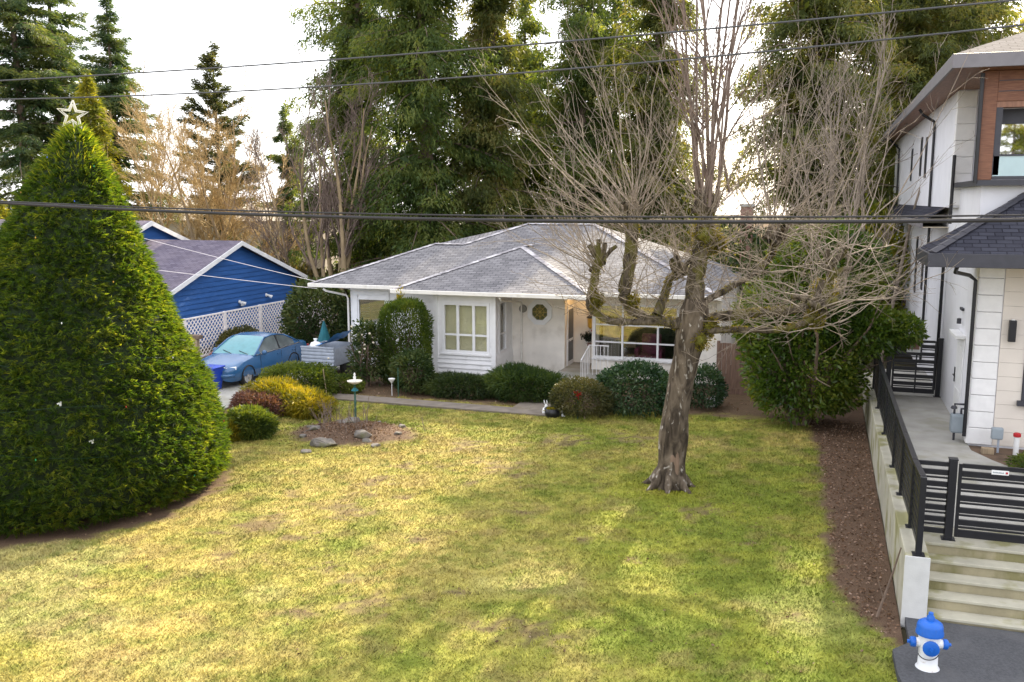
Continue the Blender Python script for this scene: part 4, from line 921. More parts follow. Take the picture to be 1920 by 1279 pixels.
for i in range(6):
    zc = .98 + (2.12 - .98) / 6 * i
    mb = MB(); mb.box(1.576, 2.019, 15.40, 15.44, zc, zc + .085); mb.build('slat', 'black_metal', pn, bevel=.004)
    if i: mb = MB(); mb.box(1.576, 2.019, 15.402, 15.438, zc - .055, zc - .03); mb.build('thin_slat', 'black_metal', pn)
mb = MB(); mb.box(1.576, 2.019, 15.395, 15.445, 2.075, 2.14); mb.build('top_rail', 'black_metal', pn)
sg_ = thing('gate_sign', 'small white name plate with a red mark on the front gate', 'sign', (2.78, 15.39, 2.03))
mb = MB(); mb.box(2.62, 2.86, 15.388, 15.396, 2.015, 2.085); mb.build('plate', 'plastic_white', sg_)
mb = MB(); mb.box(2.815, 2.845, 15.383, 15.387, 2.035, 2.066); mb.build('red_mark', 'red', sg_)
mb = MB()
for k in range(9): mb.box(2.64 + k * .017, 2.652 + k * .017, 15.383, 15.387, 2.04, 2.06 - .006 * (k % 3 == 1))
mb.build('lettering', 'grey_plastic', sg_)
g2 = gate('side_gate', 'tall black slat gate across the path beside the white house wall', 1.86, 3.12, 27.0, .97, 2.42, 7, True, True)
mb = MB(); mb.box(2.52, 2.56, 26.96, 26.975, .97, 2.42); mb.build('mid_stile', 'black_metal', g2)
nb = thing('framed_notice', 'white framed rust red panel hung on the tall side gate', 'sign', (2.4, 26.93, 2.2))
mb = MB(); mb.box(2.28, 2.62, 26.93, 26.95, 2.1, 2.52); mb.build('frame', 'plastic_white', nb)
mb = MB(); mb.box(2.31, 2.59, 26.92, 26.928, 2.18, 2.49); mb.build('panel', 'brick_red', nb)

# ------------------------------------------------------------------ modern white house
H3 = thing('modern_house', 'tall modern white house with wood framed balcony beside the raised path', 'house', (6, 26, PZ))
XL, XU, XR = 3.2, 3.02, 15.0
mb = MB(); mb.box(XL, XR, 22.6, 48, PZ - .3, 6.62); mb.build('lower_wall', 'render_white', H3)
mb = MB(); mb.box(XL + .001, XR, 21.85, 22.599, PZ - .3, 5.0); mb.build('front_room_wall', 'render_white', H3)
mb = MB(); mb.box(XU, XR, 26.0, 48, 6.0, 8.9); mb.build('upper_wall', 'render_white', H3)
mb = MB(); mb.box(XU - .012, XU - .002, 26.02, 47.9, 5.98, 8.88)
# cladding panels on the front
for r in range(13):
    z = PZ + .02 + r * .305
    for k, (xa, xb) in enumerate(((3.68, 4.95), (4.955, 6.4), (6.405, 8.6))):
        if k == 0 and False: continue
        if xb > 4.2 and 1.75 < z < 3.6: xb = min(xb, 4.16)
        if xa >= xb: continue
        mb = MB(); mb.box(xa, xb, 21.82, 21.849, z, min(4.93, z + .30)); mb.build('cladding_panel', 'lime_panel', H3)
for r in range(11):
    z = PZ + .03 + r * .363; e = .03 if r == 0 else 0
    mb = MB(); mb.box(XL - .03 - e, 3.66, 21.785 - e, 22.1, z, min(4.92, z + .352)); mb.build('quoin', 'quoin_stone', H3, bevel=.012)
for r in range(7):
    z = 6.05 + r * .405
    mb = MB(); mb.box(XU - .025, XU + .42, 25.955, 26.25, z, z + .397); mb.build('quoin', 'quoin_stone', H3, bevel=.012)
# dark framed window at the frame's edge, ground floor
wn_ = MB(); wn_.box(4.17, 4.27, 21.78, 21.86, 1.95, 4.1); wn_.box(4.27, 6.5, 21.78, 21.86, 4.0, 4.1); wn_.box(4.27, 6.5, 21.78, 21.86, 1.95, 2.05); wo_ = wn_.build('window', 'dark_trim', H3)
mb = MB(); mb.box(4.271, 6.5, 21.83, 21.84, 2.051, 3.999); mb.build('pane', 'glass_mirror', wo_)
mb = MB(); mb.box(4.08, 6.6, 21.70, 21.80, 1.84, 1.949); mb.build('sill', 'dark_trim', wo_)
# lower roof
ex, ey, ez = 2.07, 20.5, 5.14; s_ = .60
roofpoly('roof', [(ex, ey, ez), (XR, ey, ez), (XR, 22.6, ez + 2.1 * s_), (ex + 2.1, 22.6, ez + 2.1 * s_)], (1, 0, 0), (0, 1, s_), 'shingle_dark', H3, .05)
roofpoly('roof', [(ex, 22.75, ez), (ex, ey, ez), (ex + 2.1, 22.6, ez + 2.1 * s_), (ex + 2.1, 22.75, ez + 2.1 * s_)], (0, -1, 0), (1, 0, s_), 'shingle_dark', H3, .05)
cap((ex, ey, ez + .02), (ex + 2.1, 22.6, ez + 2.1 * s_ + .02), 'dark_trim', H3)
for bx in ((ex - .06, XR, ey - .06, ey - .0, ez - .29, ez - .01), (ex - .06, ex, ey, 22.75, ez - .29, ez - .01)): mb = MB(); mb.box(*bx); mb.build('fascia', 'dark_trim', H3, bevel=.01)
mb = MB(); mb.box(ex, XR, ey, 22.6, ez - .29, ez - .27); mb.box(ex, XL, 22.6, 22.75, ez - .29, ez - .27); mb.build('soffit', 'soffit', H3)
# skirt roof between the storeys along the side
roofpoly('skirt_roof', [(2.55, 27.8, 5.62), (XL, 27.8, 6.12), (XL, 46, 6.12), (2.55, 46, 5.62)], (0, 1, 0), (1, 0, .75), 'shingle_dark', H3, .05)
mb = MB(); mb.box(2.50, 2.549, 27.8, 46, 5.44, 5.62); mb.build('fascia', 'fascia', H3)
mb = MB(); mb.box(2.55, XL, 27.8, 46, 5.44, 5.46); mb.build('soffit', 'soffit', H3)
# upper roof
ux, uy, uz, us = 2.40, 21.75, 9.2, .40
roofpoly('roof', [(ux, uy, uz), (XR, uy, uz), (XR, 28, uz + 6.25 * us), (ux + 6.25, 28, uz + 6.25 * us)], (1, 0, 0), (0, 1, us), 'shingle_brown', H3, .05)
roofpoly('roof', [(ux, 49, uz), (ux, uy, uz), (ux + 6.25, 28, uz + 6.25 * us), (ux + 6.25, 43, uz + 6.25 * us)], (0, -1, 0), (1, 0, us), 'shingle_brown', H3, .05)
for bx in ((ux - .05, XR, uy - .05, uy, uz - .30, uz - .01), (ux - .05, ux, uy, 49, uz - .30, uz - .01)): mb = MB(); mb.box(*bx); mb.build('fascia', 'fascia', H3, bevel=.01)
mb = MB(); mb.box(ux, XR, uy, 26, uz - .295, uz - .275); mb.box(ux, XU, 26, 49, uz - .295, uz - .275); mb.build('soffit', 'soffit_wood', H3)
# balcony
BYf = 22.35
for k in range(1): pass
mb = MB(); mb.box(3.05, 3.34, BYf, BYf + .28, 6.62, 8.90); mb.build('balcony_post', 'cedar_wood', H3, bevel=.01)
mb = MB(); mb.box(3.34, 9, BYf, BYf + .28, 8.26, 8.90); bh = mb.build('balcony_header', 'cedar_wood', H3, bevel=.01)
for z in (8.47, 8.69): mb = MB(); mb.box(3.35, 9, BYf - .012, BYf - .001, z - .008, z + .008); mb.build('board_joint', 'dark_trim', bh)
mb = MB(); mb.box(3.34, 9, BYf + .02, BYf + .3, 8.14, 8.259); mb.build('header_trim', 'soffit_wood', bh)
mb = MB(); mb.box(3.05, 9, BYf - .02, 25.99, 6.50, 6.619); mb.build('balcony_deck', 'dark_trim', H3)
mb = MB(); mb.box(3.34, 3.47, BYf + .03, BYf + .6, 6.72, 8.139); mb.box(3.471, 9, BYf + .45, BYf + .6, 7.82, 8.139); fr_ = mb.build('window_frame', 'dark_trim', H3)
mb = MB(); mb.box(3.47, 9, BYf + .5, BYf + .52, 6.7, 7.82); mb.build('pane', 'glass_mirror', fr_)
mb = MB(); mb.box(3.36, 9, BYf + .03, BYf + .045, 6.70, 7.12); bo = mb.build('balustrade_glass', 'glass_balustrade', H3)
mb = MB(); mb.box(3.35, 9, BYf + .01, BYf + .07, 7.121, 7.16); mb.build('hand_rail', 'dark_trim', bo)
mb = MB(); mb.box(3.35, 9, BYf + .01, BYf + .07, 6.625, 6.699); mb.build('bottom_rail', 'dark_trim', bo)
# down pipes
for pts in ([(2.6, 20.75, 4.84), (2.6, 20.95, 4.72), (2.95, 21.55, 4.62), (3.1, 21.72, 4.5), (3.1, 21.72, 1.1)], [(2.2, 22.6, 4.84), (2.35, 22.9, 4.75), (3.1, 27.3, 4.7), (3.1, 27.45, 4.6), (3.1, 27.45, 1.0)],
            [(3.12, 31.9, 5.44), (3.12, 31.9, 1.0)], [(3.12, 43, 5.44), (3.12, 43, 1.0)], [(2.5, 30.5, 8.85), (2.6, 30.55, 8.7), (2.94, 30.7, 8.5), (2.96, 30.7, 8.3), (2.96, 30.7, 6.0)],
            [(2.5, 44.5, 8.85), (2.94, 44.6, 8.4), (2.96, 44.6, 6.0)], [(2.98, 25.7, 7.3), (2.98, 25.7, 5.6)], [(3.02, 22.3, 8.85), (3.02, 22.3, 6.55)]):
    mb = MB(); mb.tube(pts, .042, 8); mb.build('downspout', 'black_metal', H3)
for y, za, zb, X in ((33.2, 6.9, 8.2, XU), (34.9, 7.0, 8.3, XU), (38.5, 6.9, 8.1, XU), (33.8, 3.2, 4.7, XL), (36.2, 2.9, 4.9, XL), (40.5, 3.6, 4.6, XL)):
    mb = MB(); mb.box(X - .03, X - .002, y - .22, y + .22, za, zb); fo = mb.build('slot_window', 'dark_trim', H3)
    mb = MB(); mb.box(X - .04, X - .031, y - .16, y + .16, za + .06, zb - .06); mb.build('pane', 'car_dark', fo)
# side door
dx = XL - .03
mb = MB(); mb.box(dx, XL - .002, 23.25, 24.35, .95, 3.0); do = mb.build('side_door', 'white_trim', H3, bevel=.006)
mb = MB(); mb.box(dx - .012, dx - .001, 23.42, 24.18, 1.05, 1.75); mb.box(dx - .012, dx - .001, 23.42, 24.18, 1.9, 2.8); mb.build('door_panel', 'plastic_white', do, bevel=.006)
mb = MB(); mb.box(dx - .03, dx - .013, 24.2, 24.28, 1.85, 2.2); mb.tube([(dx - .05, 24.24, 2.02), (dx - .05, 24.05, 2.02)], .018, 6); mb.build('handle', 'black_metal', do)
mb = MB(); mb.box(XL - .22, XL - .002, 23.2, 24.4, 3.02, 3.10); mb.build('door_hood', 'plastic_white', do, bevel=.01)
cm_ = thing('security_camera', 'small dark camera unit fixed above the white side door', 'camera', (XL - .1, 23.9, 3.3))
mb = MB(); mb.box(XL - .06, XL - .003, 23.75, 24.1, 3.62, 3.68); mb.build('bracket', 'dark_trim', cm_)
mb = MB(); mb.lathe([(.05, 0), (.05, .12), (.02, .13)], (XL - .08, 23.9, 3.3), 10); mb.build('housing', 'dark_trim', cm_)
wl_ = thing('wall_light', 'black up and down wall light on the pale front cladding', 'light', (3.86, 21.8, 3.3))
mb = MB(); mb.box(3.80, 3.94, 21.66, 21.76, 3.22, 3.68); mb.build('body', 'black_metal', wl_, bevel=.012)
mb = MB(); mb.box(3.83, 3.91, 21.761, 21.819, 3.3, 3.6); mb.build('bracket', 'black_metal', wl_)
mb = MB(); mb.lathe([(.04, 0), (.04, .02)], (3.87, 21.71, 3.681), 10); mb.build('lens', 'plastic_white', wl_)
gm = thing('gas_meter', 'grey blue gas meter with pipework by the corner downspout', 'meter', (3.0, 22.3, PZ))
mb = MB(); mb.box(2.86, 3.14, 22.0, 22.25, PZ + .18, PZ + .60); mb.build('meter_body', 'grey_plastic', gm, bevel=.04)
mb = MB(); mb.tube([(2.93, 22.12, PZ + .6), (2.93, 22.12, PZ + .82), (3.15, 22.12, PZ + .82)], .025); mb.tube([(3.07, 22.12, PZ + .6), (3.07, 22.12, PZ + .72), (3.17, 22.12, PZ + .72)], .025); mb.tube([(2.95, 22.12, PZ), (2.95, 22.12, PZ + .2)], .025); mb.build('pipework', 'dark_trim', gm)
mb = MB(); mb.lathe([(.05, -.02), (.07, 0), (.05, .05)], (2.9, 22.0, PZ + .75), 10); mb.build('regulator', 'dark_trim', gm)
ub = thing('utility_box', 'light grey cable box on a thin stake below the quoins', 'box', (3.68, 21.4, PZ))
mb = MB(); mb.box(3.57, 3.80, 21.32, 21.44, PZ + .26, PZ + .52); mb.build('box', 'grey_plastic', ub, bevel=.03)
mb = MB(); mb.box(3.70, 3.74, 21.36, 21.40, PZ - .03, PZ + .26); mb.build('stake', 'galvanized', ub)
vp = thing('vent_pipe', 'white vent pipe with a red collar in the planting bed', 'pipe', (4.05, 21.3, PZ))
mb = MB(); mb.tube([(4.05, 21.3, PZ - .03), (4.05, 21.3, PZ + .42)], .055, 12); mb.build('pipe', 'plastic_white', vp)
mb = MB(); mb.lathe([(.056, .36), (.075, .37), (.075, .43), (.05, .45)], (4.05, 21.3, PZ), 12); mb.build('collar', 'red', vp)
bl = MB(); bl.box(3.38, 3.62, 21.15, 21.3, PZ - .03, PZ + .1); tag(bl.build('timber_block', 'old_wood', None, (3.5, 21.2, PZ - .03), bevel=.01), 'short brown timber block lying below the quoins', 'block')

# ------------------------------------------------------------------ hydrant
hc = np.array((1.56, 12.52, .012))
hy = thing('fire_hydrant', 'white fire hydrant with blue cap and blue outlets on the asphalt', 'hydrant', hc)
mb = MB(); mb.lathe([(.165, 0), (.175, .015), (.175, .05), (.165, .065), (.15, .07), (.15, .10), (.125, .13), (.12, .30), (.125, .42), (.135, .52), (.145, .56), (.12, .57)], hc, 28); mb.build('barrel', 'hydrant_white', hy, smooth=True, sharp=50)
mb = MB(); mb.lathe([(.15, .562), (.172, .57), (.172, .60), (.165, .62), (.162, .68), (.15, .715), (.11, .745), (.06, .757), (.05, .757), (.05, .80), (.03, .83), (.03, .86), (.005, .862)], hc, 28); mb.build('bonnet', 'hydrant_blue', hy, smooth=True, sharp=50)
for k in range(8):
    t = k * math.pi / 4; mb = MB(); mb.lathe([(.014, 0), (.014, .014), (.004, .018)], hc + (.155 * math.cos(t), .155 * math.sin(t), .07), 6); mb.build('bolt', 'hydrant_white', hy)
va = nrm(np.array((-hc[0] * .8 - .4, -hc[1], 0)))    # front outlet faces the street
def outlet(ang, r, ln, capm, nm):
    d = np.array((math.cos(ang), math.sin(ang), 0)); p = hc + np.array((0, 0, .44))
    mb = MB(); mb.tube([p + d * .09, p + d * (.13 + ln * .4)], r * .9, 18); o1 = mb.build('outlet', 'hydrant_white', hy, smooth=True, sharp=50)
    mb = MB(); q = p + d * (.13 + ln * .4); mb.tube([q, q + d * .012, q + d * ln * .6, q + d * ln * .75], [r, r * 1.06, r * 1.04, r * .8], 18); mb.tube([q + d * ln * .75, q + d * (ln * .75 + .035)], .024, 5); mb.build('outlet_cap', capm, o1, smooth=True, sharp=40)
outlet(-math.pi / 2 + .05, .098, .06, 'hydrant_blue', 0); outlet(.12, .065, .09, 'hydrant_blue', 1); outlet(math.pi + .12, .065, .09, 'hydrant_blue', 2)
mb = MB(); mb.tube([hc + (.13 * math.cos(t) - .02, -.15 - .03 * math.sin(t * .5), .40 - .12 * math.sin(t)) for t in np.linspace(.3, 2.8, 14)], .007, 5); mb.build('chain', 'dark_trim', hy)
sx = thing('leaning_stick', 'thin bare branch leaning against the retaining wall end', 'stick', (1.25, 14.4, 0))
mb = MB(); mb.tube([(1.02, 14.1, .02), (1.18, 14.3, .5), (1.33, 14.5, 1.0)], [.022, .018, .012], 6); mb.tube([(1.10, 14.2, .3), (1.0, 14.15, .62)], [.01, .005], 5); mb.build('branch', 'bark_brown', sx)
# ------------------------------------------------------------------ leaf materials
leafmat('yew', [(.012, .032, .006), (.034, .068, .010), (.078, .114, .015), (.21, .22, .03)], .62, gain=(2.3, 2.05, .6))
leafmat('fir', [(.022, .048, .028), (.050, .090, .042), (.10, .135, .05), (.18, .20, .06)], .45)
leafmat('cedar', [(.026, .050, .016), (.062, .100, .026), (.120, .160, .040), (.20, .21, .06)], .50)
leafmat('cedar_olive', [(.036, .050, .018), (.080, .102, .030), (.145, .160, .046), (.24, .20, .07)], .50)  # olive foliage, its colour lightened to carry the sun's glare
leafmat('cypress_gold', [(.05, .075, .010), (.12, .145, .015), (.22, .22, .03), (.30, .27, .04)], .45)
leafmat('pine', [(.020, .034, .020), (.045, .062, .030), (.08, .09, .04), (.13, .12, .06)], .35)
leafmat('laurel', [(.020, .048, .008), (.050, .098, .014), (.095, .150, .022), (.20, .22, .035)], .48, .35, .5)
leafmat('laurel_dark', [(.008, .028, .012), (.020, .052, .020), (.040, .080, .030), (.10, .14, .07)], .20, .38, .35)
leafmat('rhodo', [(.012, .028, .010), (.030, .055, .016), (.060, .085, .025), (.12, .13, .05)], .25, .5, .2)
leafmat('juniper_gold', [(.06, .075, .008), (.16, .15, .012), (.27, .22, .02), (.36, .28, .03)], .40)
leafmat('juniper_green', [(.018, .038, .010), (.045, .075, .015), (.09, .125, .02), (.17, .19, .03)], .35)
leafmat('heather', [(.065, .030, .030), (.13, .060, .055), (.19, .11, .09), (.22, .18, .12)], .25)
leafmat('boxwood', [(.020, .040, .008), (.055, .085, .014), (.10, .135, .02), (.16, .18, .03)], .35)
leafmat('juniper_dark', [(.010, .022, .008), (.026, .045, .014), (.05, .075, .020), (.08, .10, .03)], .30)
leafmat('brush', [(.022, .026, .010), (.05, .05, .02), (.09, .075, .03), (.13, .095, .045)], .35)
leafmat('dry_stalk', [(.14, .09, .05), (.24, .16, .09), (.32, .24, .15)], .2)

def rndclump(Pp, s=1.2, seed=3, w=.55): return np.clip(w * sstep(.25, .75, fbm(Pp, s, seed, 2)) + (1 - w) * rng.random(len(Pp)), 0, 1)
def conifer(name, label, X, Y, h, prof, nb, nl, L, W, m, hang=.2, t0=.06, trunk_r=.28, bark='bark_brown', upz=(.35, -.15), spread=.22, group=None, clump=.6, gap=0.0):
    t_ = thing(name, label, 'tree', (X, Y, 0), group)
    k = 9; zz = np.linspace(0, h, k); tp = np.stack([X + .12 * np.sin(zz * .3 + X), Y + .12 * np.cos(zz * .25), zz], 1)
    V, Fq = tubes(tp[None], (trunk_r * np.linspace(1, .06, k))[None], 9); fast('trunk', V, Fq, bark, t_, smooth=True)
    nl *= 2; L *= .86; W *= .64
    if hang >= .5: nl = int(nl * 1.12); L *= .74; W *= 1.22
    t = t0 + (1 - t0) * rng.random(nb) ** .9; ang = rng.uniform(0, 2 * math.pi, nb)
    pr = np.interp(t, [p[0] for p in prof], [p[1] for p in prof]) * (rng.uniform(.62, 1.1, nb) if hang < .5 else .35 + .85 * rng.random(nb) ** .7)
    if gap: pr = pr * np.where(fbm(np.stack([ang * 1.2, t * h * .5], 1), 1.0, int(abs(X) * 7) + 1, 2) < gap, .45, 1.0)
    s = np.stack([np.interp(t * h, zz, tp[:, 0]), np.interp(t * h, zz, tp[:, 1]), t * h], 1)
    d = np.stack([np.cos(ang), np.sin(ang), upz[1] + (upz[0] - upz[1]) * t], 1)
    pts, rad = grow(s, d, pr, .012 + .012 * pr, 6, .07, -.06 if hang < .6 else -.10, .2)
    V, Fq = tubes(pts, rad, 3); tag(fast('branches', V, Fq, bark, t_), kind='stuff')
    # foliage along the boughs
    par = rng.choice(nb, nl, p=pr / pr.sum()); u = rng.uniform(.12, 1.02, nl); uu = np.clip(u, 0, .999) * 5; i = np.floor(uu).astype(int); f = (uu - i)[:, None]
    p0 = pts[par, i] * (1 - f) + pts[par, i + 1] * f; bd = nrm(pts[par, i + 1] - pts[par, i])
    lat = nrm(np.cross(bd, np.array([0, 0, 1.]))) * rng.choice([-1, 1], nl)[:, None]
    off = rng.random(nl)[:, None] * (spread * pr[par] * (1.1 - .6 * u))[:, None]
    Pp = p0 + lat * off + rng.normal(size=(nl, 3)) * .07; Pp[:, 2] -= (off[:, 0] * .3 + rng.random(nl) ** 1.5 * (hang * .6 if hang < .5 else hang * .8)); Pp += rng.normal(size=(nl, 3)) * (.06 if hang < .5 else .09)
    D = (bd * .8 + lat * .7) * (1 if hang < .5 else .9) + rng.normal(size=(nl, 3)) * (.35 if hang < .5 else .62); D[:, 2] -= hang * 1.0
    V, Fq = slivers(Pp, D, L * rng.uniform(.6, 1.3, nl), W * rng.uniform(.6, 1.3, nl), .12)
    ni = nl // 28 if hang > .1 else 40; pi_ = rng.choice(nb, ni); ui = rng.uniform(.0, .62, ni) * 5; ij = np.floor(ui).astype(int); fi = (ui - ij)[:, None]; Pi = pts[pi_, ij] * (1 - fi) + pts[pi_, ij + 1] * fi + rng.normal(size=(ni, 3)) * .15
    Vi, Fi = leaves(Pi, rng.normal(size=(ni, 3)) + np.array([0, 0, -.6]), rng.uniform(.35, .75, ni) * np.minimum(1, pr[pi_] * .38), rng.uniform(.14, .30, ni) * np.minimum(1, pr[pi_] * .38), .1)
    V = np.concatenate([V, Vi]); Fq = [Fq, Fi + nl * 3]; Pp = np.concatenate([Pp, Pi])
    fast('crown', V, Fq, m, t_, rnd=rndclump(Pp, .9 if hang < .5 else 1.3, 5, clump))
    return t_
def blob(n, c, rx, ry, rz, lump=.18, seed=0, low=-.35, ls=1.6, shell=(.72, 1.0), boxy=0):
    d = nrm(rng.normal(size=(int(n * 1.8), 3))); d = d[d[:, 2] > low][:n]
    if boxy: d = d / (np.abs(d) ** boxy).sum(1, keepdims=True) ** (1 / boxy)
    r = rng.uniform(*shell, len(d)) * (1 + lump * 2 * (fbm(d * 1.0 + seed * 3.1, ls, seed, 3) - .5))
    return np.array(c) + d * r[:, None] * np.array([rx, ry, rz]), d
def shrub(name, label, c, rx, ry, h, n, L, W, m, lump=.2, seed=1, out=.8, up=.2, boxy=0, stem='bark_brown', cat='shrub', group=None, shell=(.7, 1.0), blobs=None, ls=1.6, jit=.5):
    c = np.array(c, float); t_ = thing(name, label, cat, c, group)
    bl = blobs or [((0, 0, h * .46), rx, ry, h * .54)]
    wts = np.array([b[1] * b[3] for b in bl]); wts = wts / wts.sum(); PP = []; DD = []
    for b, wt in zip(bl, wts):
        p, d = blob(int(n * wt), c + np.array(b[0]), b[1], b[2], b[3], lump, seed, -.75, ls, shell, boxy); ok = p[:, 2] > c[2] + .02; PP.append(p[ok]); DD.append(d[ok])
    Pp, D = np.concatenate(PP), np.concatenate(DD); nn_ = len(Pp)
    D = D * out + rng.normal(size=D.shape) * jit + np.array([0, 0, up])
    V, Fq = leaves(Pp, D, L * rng.uniform(.6, 1.25, nn_), W * rng.uniform(.7, 1.2, nn_), .1)
    fast('foliage', V, Fq, m, t_, rnd=rndclump(Pp, 1.0 / max(rx, .3) * 2.2, seed, .45))
    ns = 7; a = rng.uniform(0, 6.3, ns); s = c + np.stack([np.cos(a) * rx * .1, np.sin(a) * ry * .1, np.zeros(ns)], 1)
    pts, rad = grow(s, np.stack([np.cos(a) * rx, np.sin(a) * ry, np.full(ns, h)], 1), h * .68, .02 + .015 * h, 5, .1, .02)
    k1 = kids(pts, rad, 5, .3, 1, .7, .5); p2, r2 = grow(*k1[:3], k1[3], 4, .12, .03)
    A = Acc(); A.add(tubes(pts, rad, 5)); A.add(tubes(p2, r2, 3)); A.build('stems', stem, t_)
    return t_
def pxshrub(xc, yb, wpx, yt, squash=.85):
    p = G(xc, yb); r = .5 * wpx * depth(p) / F; v = nrm(p * np.array([1, 1, 0])); c = p + v * r * squash * .85
    return np.array([c[0], c[1], 0]), r, max(.2, AY(xc, yt, c[1])[2])

# ------------------------------------------------------------------ the clipped cone tree with its star
ct = thing('cone_tree', 'huge dense clipped yew cone topped with a wire star', 'tree', (*CONE0, 0))
cz = np.array([0, .25, .8, 1.5, 3.0, 4.5, 5.9, 6.9, 7.5, 7.75]); cr_ = np.array([2.9, 3.30, 3.42, 3.24, 2.50, 1.76, 1.10, .64, .30, .05])
def cone_pt(z, a, k=1.0):
    r = np.interp(z, cz, cr_) * k; c = CONE0 + (CONE1 - CONE0) * (z / 7.6)[:, None]
    return np.stack([c[:, 0] + r * np.cos(a), c[:, 1] + r * np.sin(a), z], 1)
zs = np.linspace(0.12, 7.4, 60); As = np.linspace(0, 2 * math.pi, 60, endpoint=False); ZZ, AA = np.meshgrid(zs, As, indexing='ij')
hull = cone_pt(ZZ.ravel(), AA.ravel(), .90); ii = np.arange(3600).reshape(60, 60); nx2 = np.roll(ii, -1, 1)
fast('inner_hull', hull, np.stack([ii[:-1], nx2[:-1], nx2[1:], ii[1:]], -1).reshape(-1, 4), mat('hull_shade', (.018, .030, .009), 1, .5, 12, bump=1, bscale=30), ct)  # added hull behind the sprays; its dark colour stands for inner shade
mb = MB(); mb.tube([(*CONE0, -.05), (*CONE0, 2), (*CONE1, 7.2)], [.28, .22, .03], 10); mb.build('trunk', 'bark_brown', ct)
ns = 21500; zc = np.linspace(.1, 7.7, 400); w_ = np.interp(zc, cz, cr_) + .12; zz = np.interp(rng.random(ns), np.cumsum(w_) / w_.sum(), zc); aa = rng.uniform(0, 2 * math.pi, ns)
lump = fbm(np.stack([np.cos(aa) * 2.2, np.sin(aa) * 2.2, zz * 1.7], 1), 1.3, 8, 3) - .5
base = cone_pt(zz, aa, 1.0) ; od = np.stack([np.cos(aa), np.sin(aa), np.full(ns, .18)], 1)
base += od * (lump * .26 - .08 + rng.uniform(-.12, .05, ns))[:, None]
tang = np.stack([-np.sin(aa), np.cos(aa), np.zeros(ns)], 1)
sd_ = nrm(od * 1.0 + tang * rng.normal(size=(ns, 1)) * .8 + np.stack([np.zeros(ns), np.zeros(ns), rng.normal(size=ns) * .2 + .02], 1))
m6 = 12; pb_ = np.repeat(base, m6, 0); pd = np.repeat(sd_, m6, 0); tt = rng.random(ns * m6)[:, None]
Pp = pb_ + pd * tt * .16 + rng.normal(size=(ns * m6, 3)) * .014
D = pd + rng.normal(size=pd.shape) * .38
V, Fq = slivers(Pp, D, rng.uniform(.06, .15, ns * m6), rng.uniform(.018, .030, ns * m6), .15)
fast('crown', V, Fq, 'yew', ct, rnd=np.clip(np.repeat(.5 * fbm(base, 2.0, 4, 2) + .45 * rng.random(ns), m6) + rng.normal(size=ns * m6) * .10, 0, 1))
# long loose shoots at the top
n = 1500; zz = rng.uniform(6.4, 7.75, n); aa = rng.uniform(0, 6.3, n); Pp = cone_pt(zz, aa, .9); D = np.stack([np.cos(aa) * .7, np.sin(aa) * .7, np.full(n, .45)], 1) + rng.normal(size=(n, 3)) * .2
V, Fq = leaves(Pp, D, rng.uniform(.10, .26, n), .02); fast('top_shoots', V, Fq, 'yew', ct, rnd=rng.uniform(.4, 1, n))
sp = AY(136, 216, CONE1[1]); star = thing('star_topper', 'white wire star standing on the tip of the cone tree', 'star', sp)
rv = np.array((math.cos(PSI + .5), math.sin(PSI + .5), 0)); upv = np.array((0, 0, 1.))
def spt(a, r): return sp + rv * r * math.sin(a) + upv * r * math.cos(a)
mat('star_white', (.72, .70, .60), .5, .1, 10)
for rr_, nm in ((.31, 'outer_wire'), (.23, 'inner_wire')):
    pts = [spt(i * math.pi / 5 + .08, rr_ * (1 if i % 2 == 0 else .42)) for i in range(11)]; mb = MB(); mb.tube(pts, .017, 6); mb.build(nm, 'star_white', star)
mb = MB(); mb.tube([sp - upv * .15, sp - upv * .45 + rv * .02, np.array((*CONE1, 7.35))], .012, 5); mb.build('stem', 'star_white', star)
fl = thing('fairy_lights', 'string of tiny unlit fairy lights wound over the cone tree', 'string lights', (*CONE0, .3))
tt = np.linspace(0, 1, 260); zz = .6 + 6.6 * tt; aa = -8.5 * 2 * math.pi * tt; P3 = cone_pt(zz, aa, 1.0); P3 += np.stack([np.cos(aa), np.sin(aa), np.zeros(260)], 1) * -.06; P3[:, 2] += .08 * np.sin(np.arange(260) * .9)
mb = MB(); mb.tube(P3, .006, 4); mb.build('cord', mat('cord_green', (.015, .05, .02), .6), fl)
bc = [mat('bulb_green', (.02, .30, .12), .3), mat('bulb_red', (.45, .05, .02), .3), mat('bulb_white', (.75, .75, .7), .3), mat('bulb_amber', (.5, .28, .03), .3), mat('bulb_blue', (.05, .12, .5), .3)]
for i in range(0, 260, 7):
    p = P3[i] + np.array((math.cos(aa[i]), math.sin(aa[i]), 0)) * .13; mb = MB(); mb.lathe([(.003, -.02), (.013, -.006), (.011, .012), (.003, .022)], p, 5); mb.build('bulb', bc[(i * 7) % 5], fl)
for px, py, lb in ((170, 828, 'white plastic clip caught low in the shaded side of the cone tree'), (110, 758, 'tiny white clip caught midway up the shaded side of the cone tree')):
    d_ = ray(px, py); t = 17.0
    while True:
        p = C0 + d_ / np.linalg.norm(d_) * t
        if np.hypot(*(p[:2] - CONE0 - (CONE1 - CONE0) * p[2] / 7.6)) < np.interp(p[2], cz, cr_) + .05 or t > 26: break
        t += .05
    mb = MB(); mb.beam(p + (-.03, 0, 0), p + (.03, .02, .03), .03, .03); mb.beam(p + (.04, 0, -.03), p + (.05, 0, .05), .025, .03); tag(mb.build('plastic_clip', 'plastic_white', None, p), lb, 'clip')

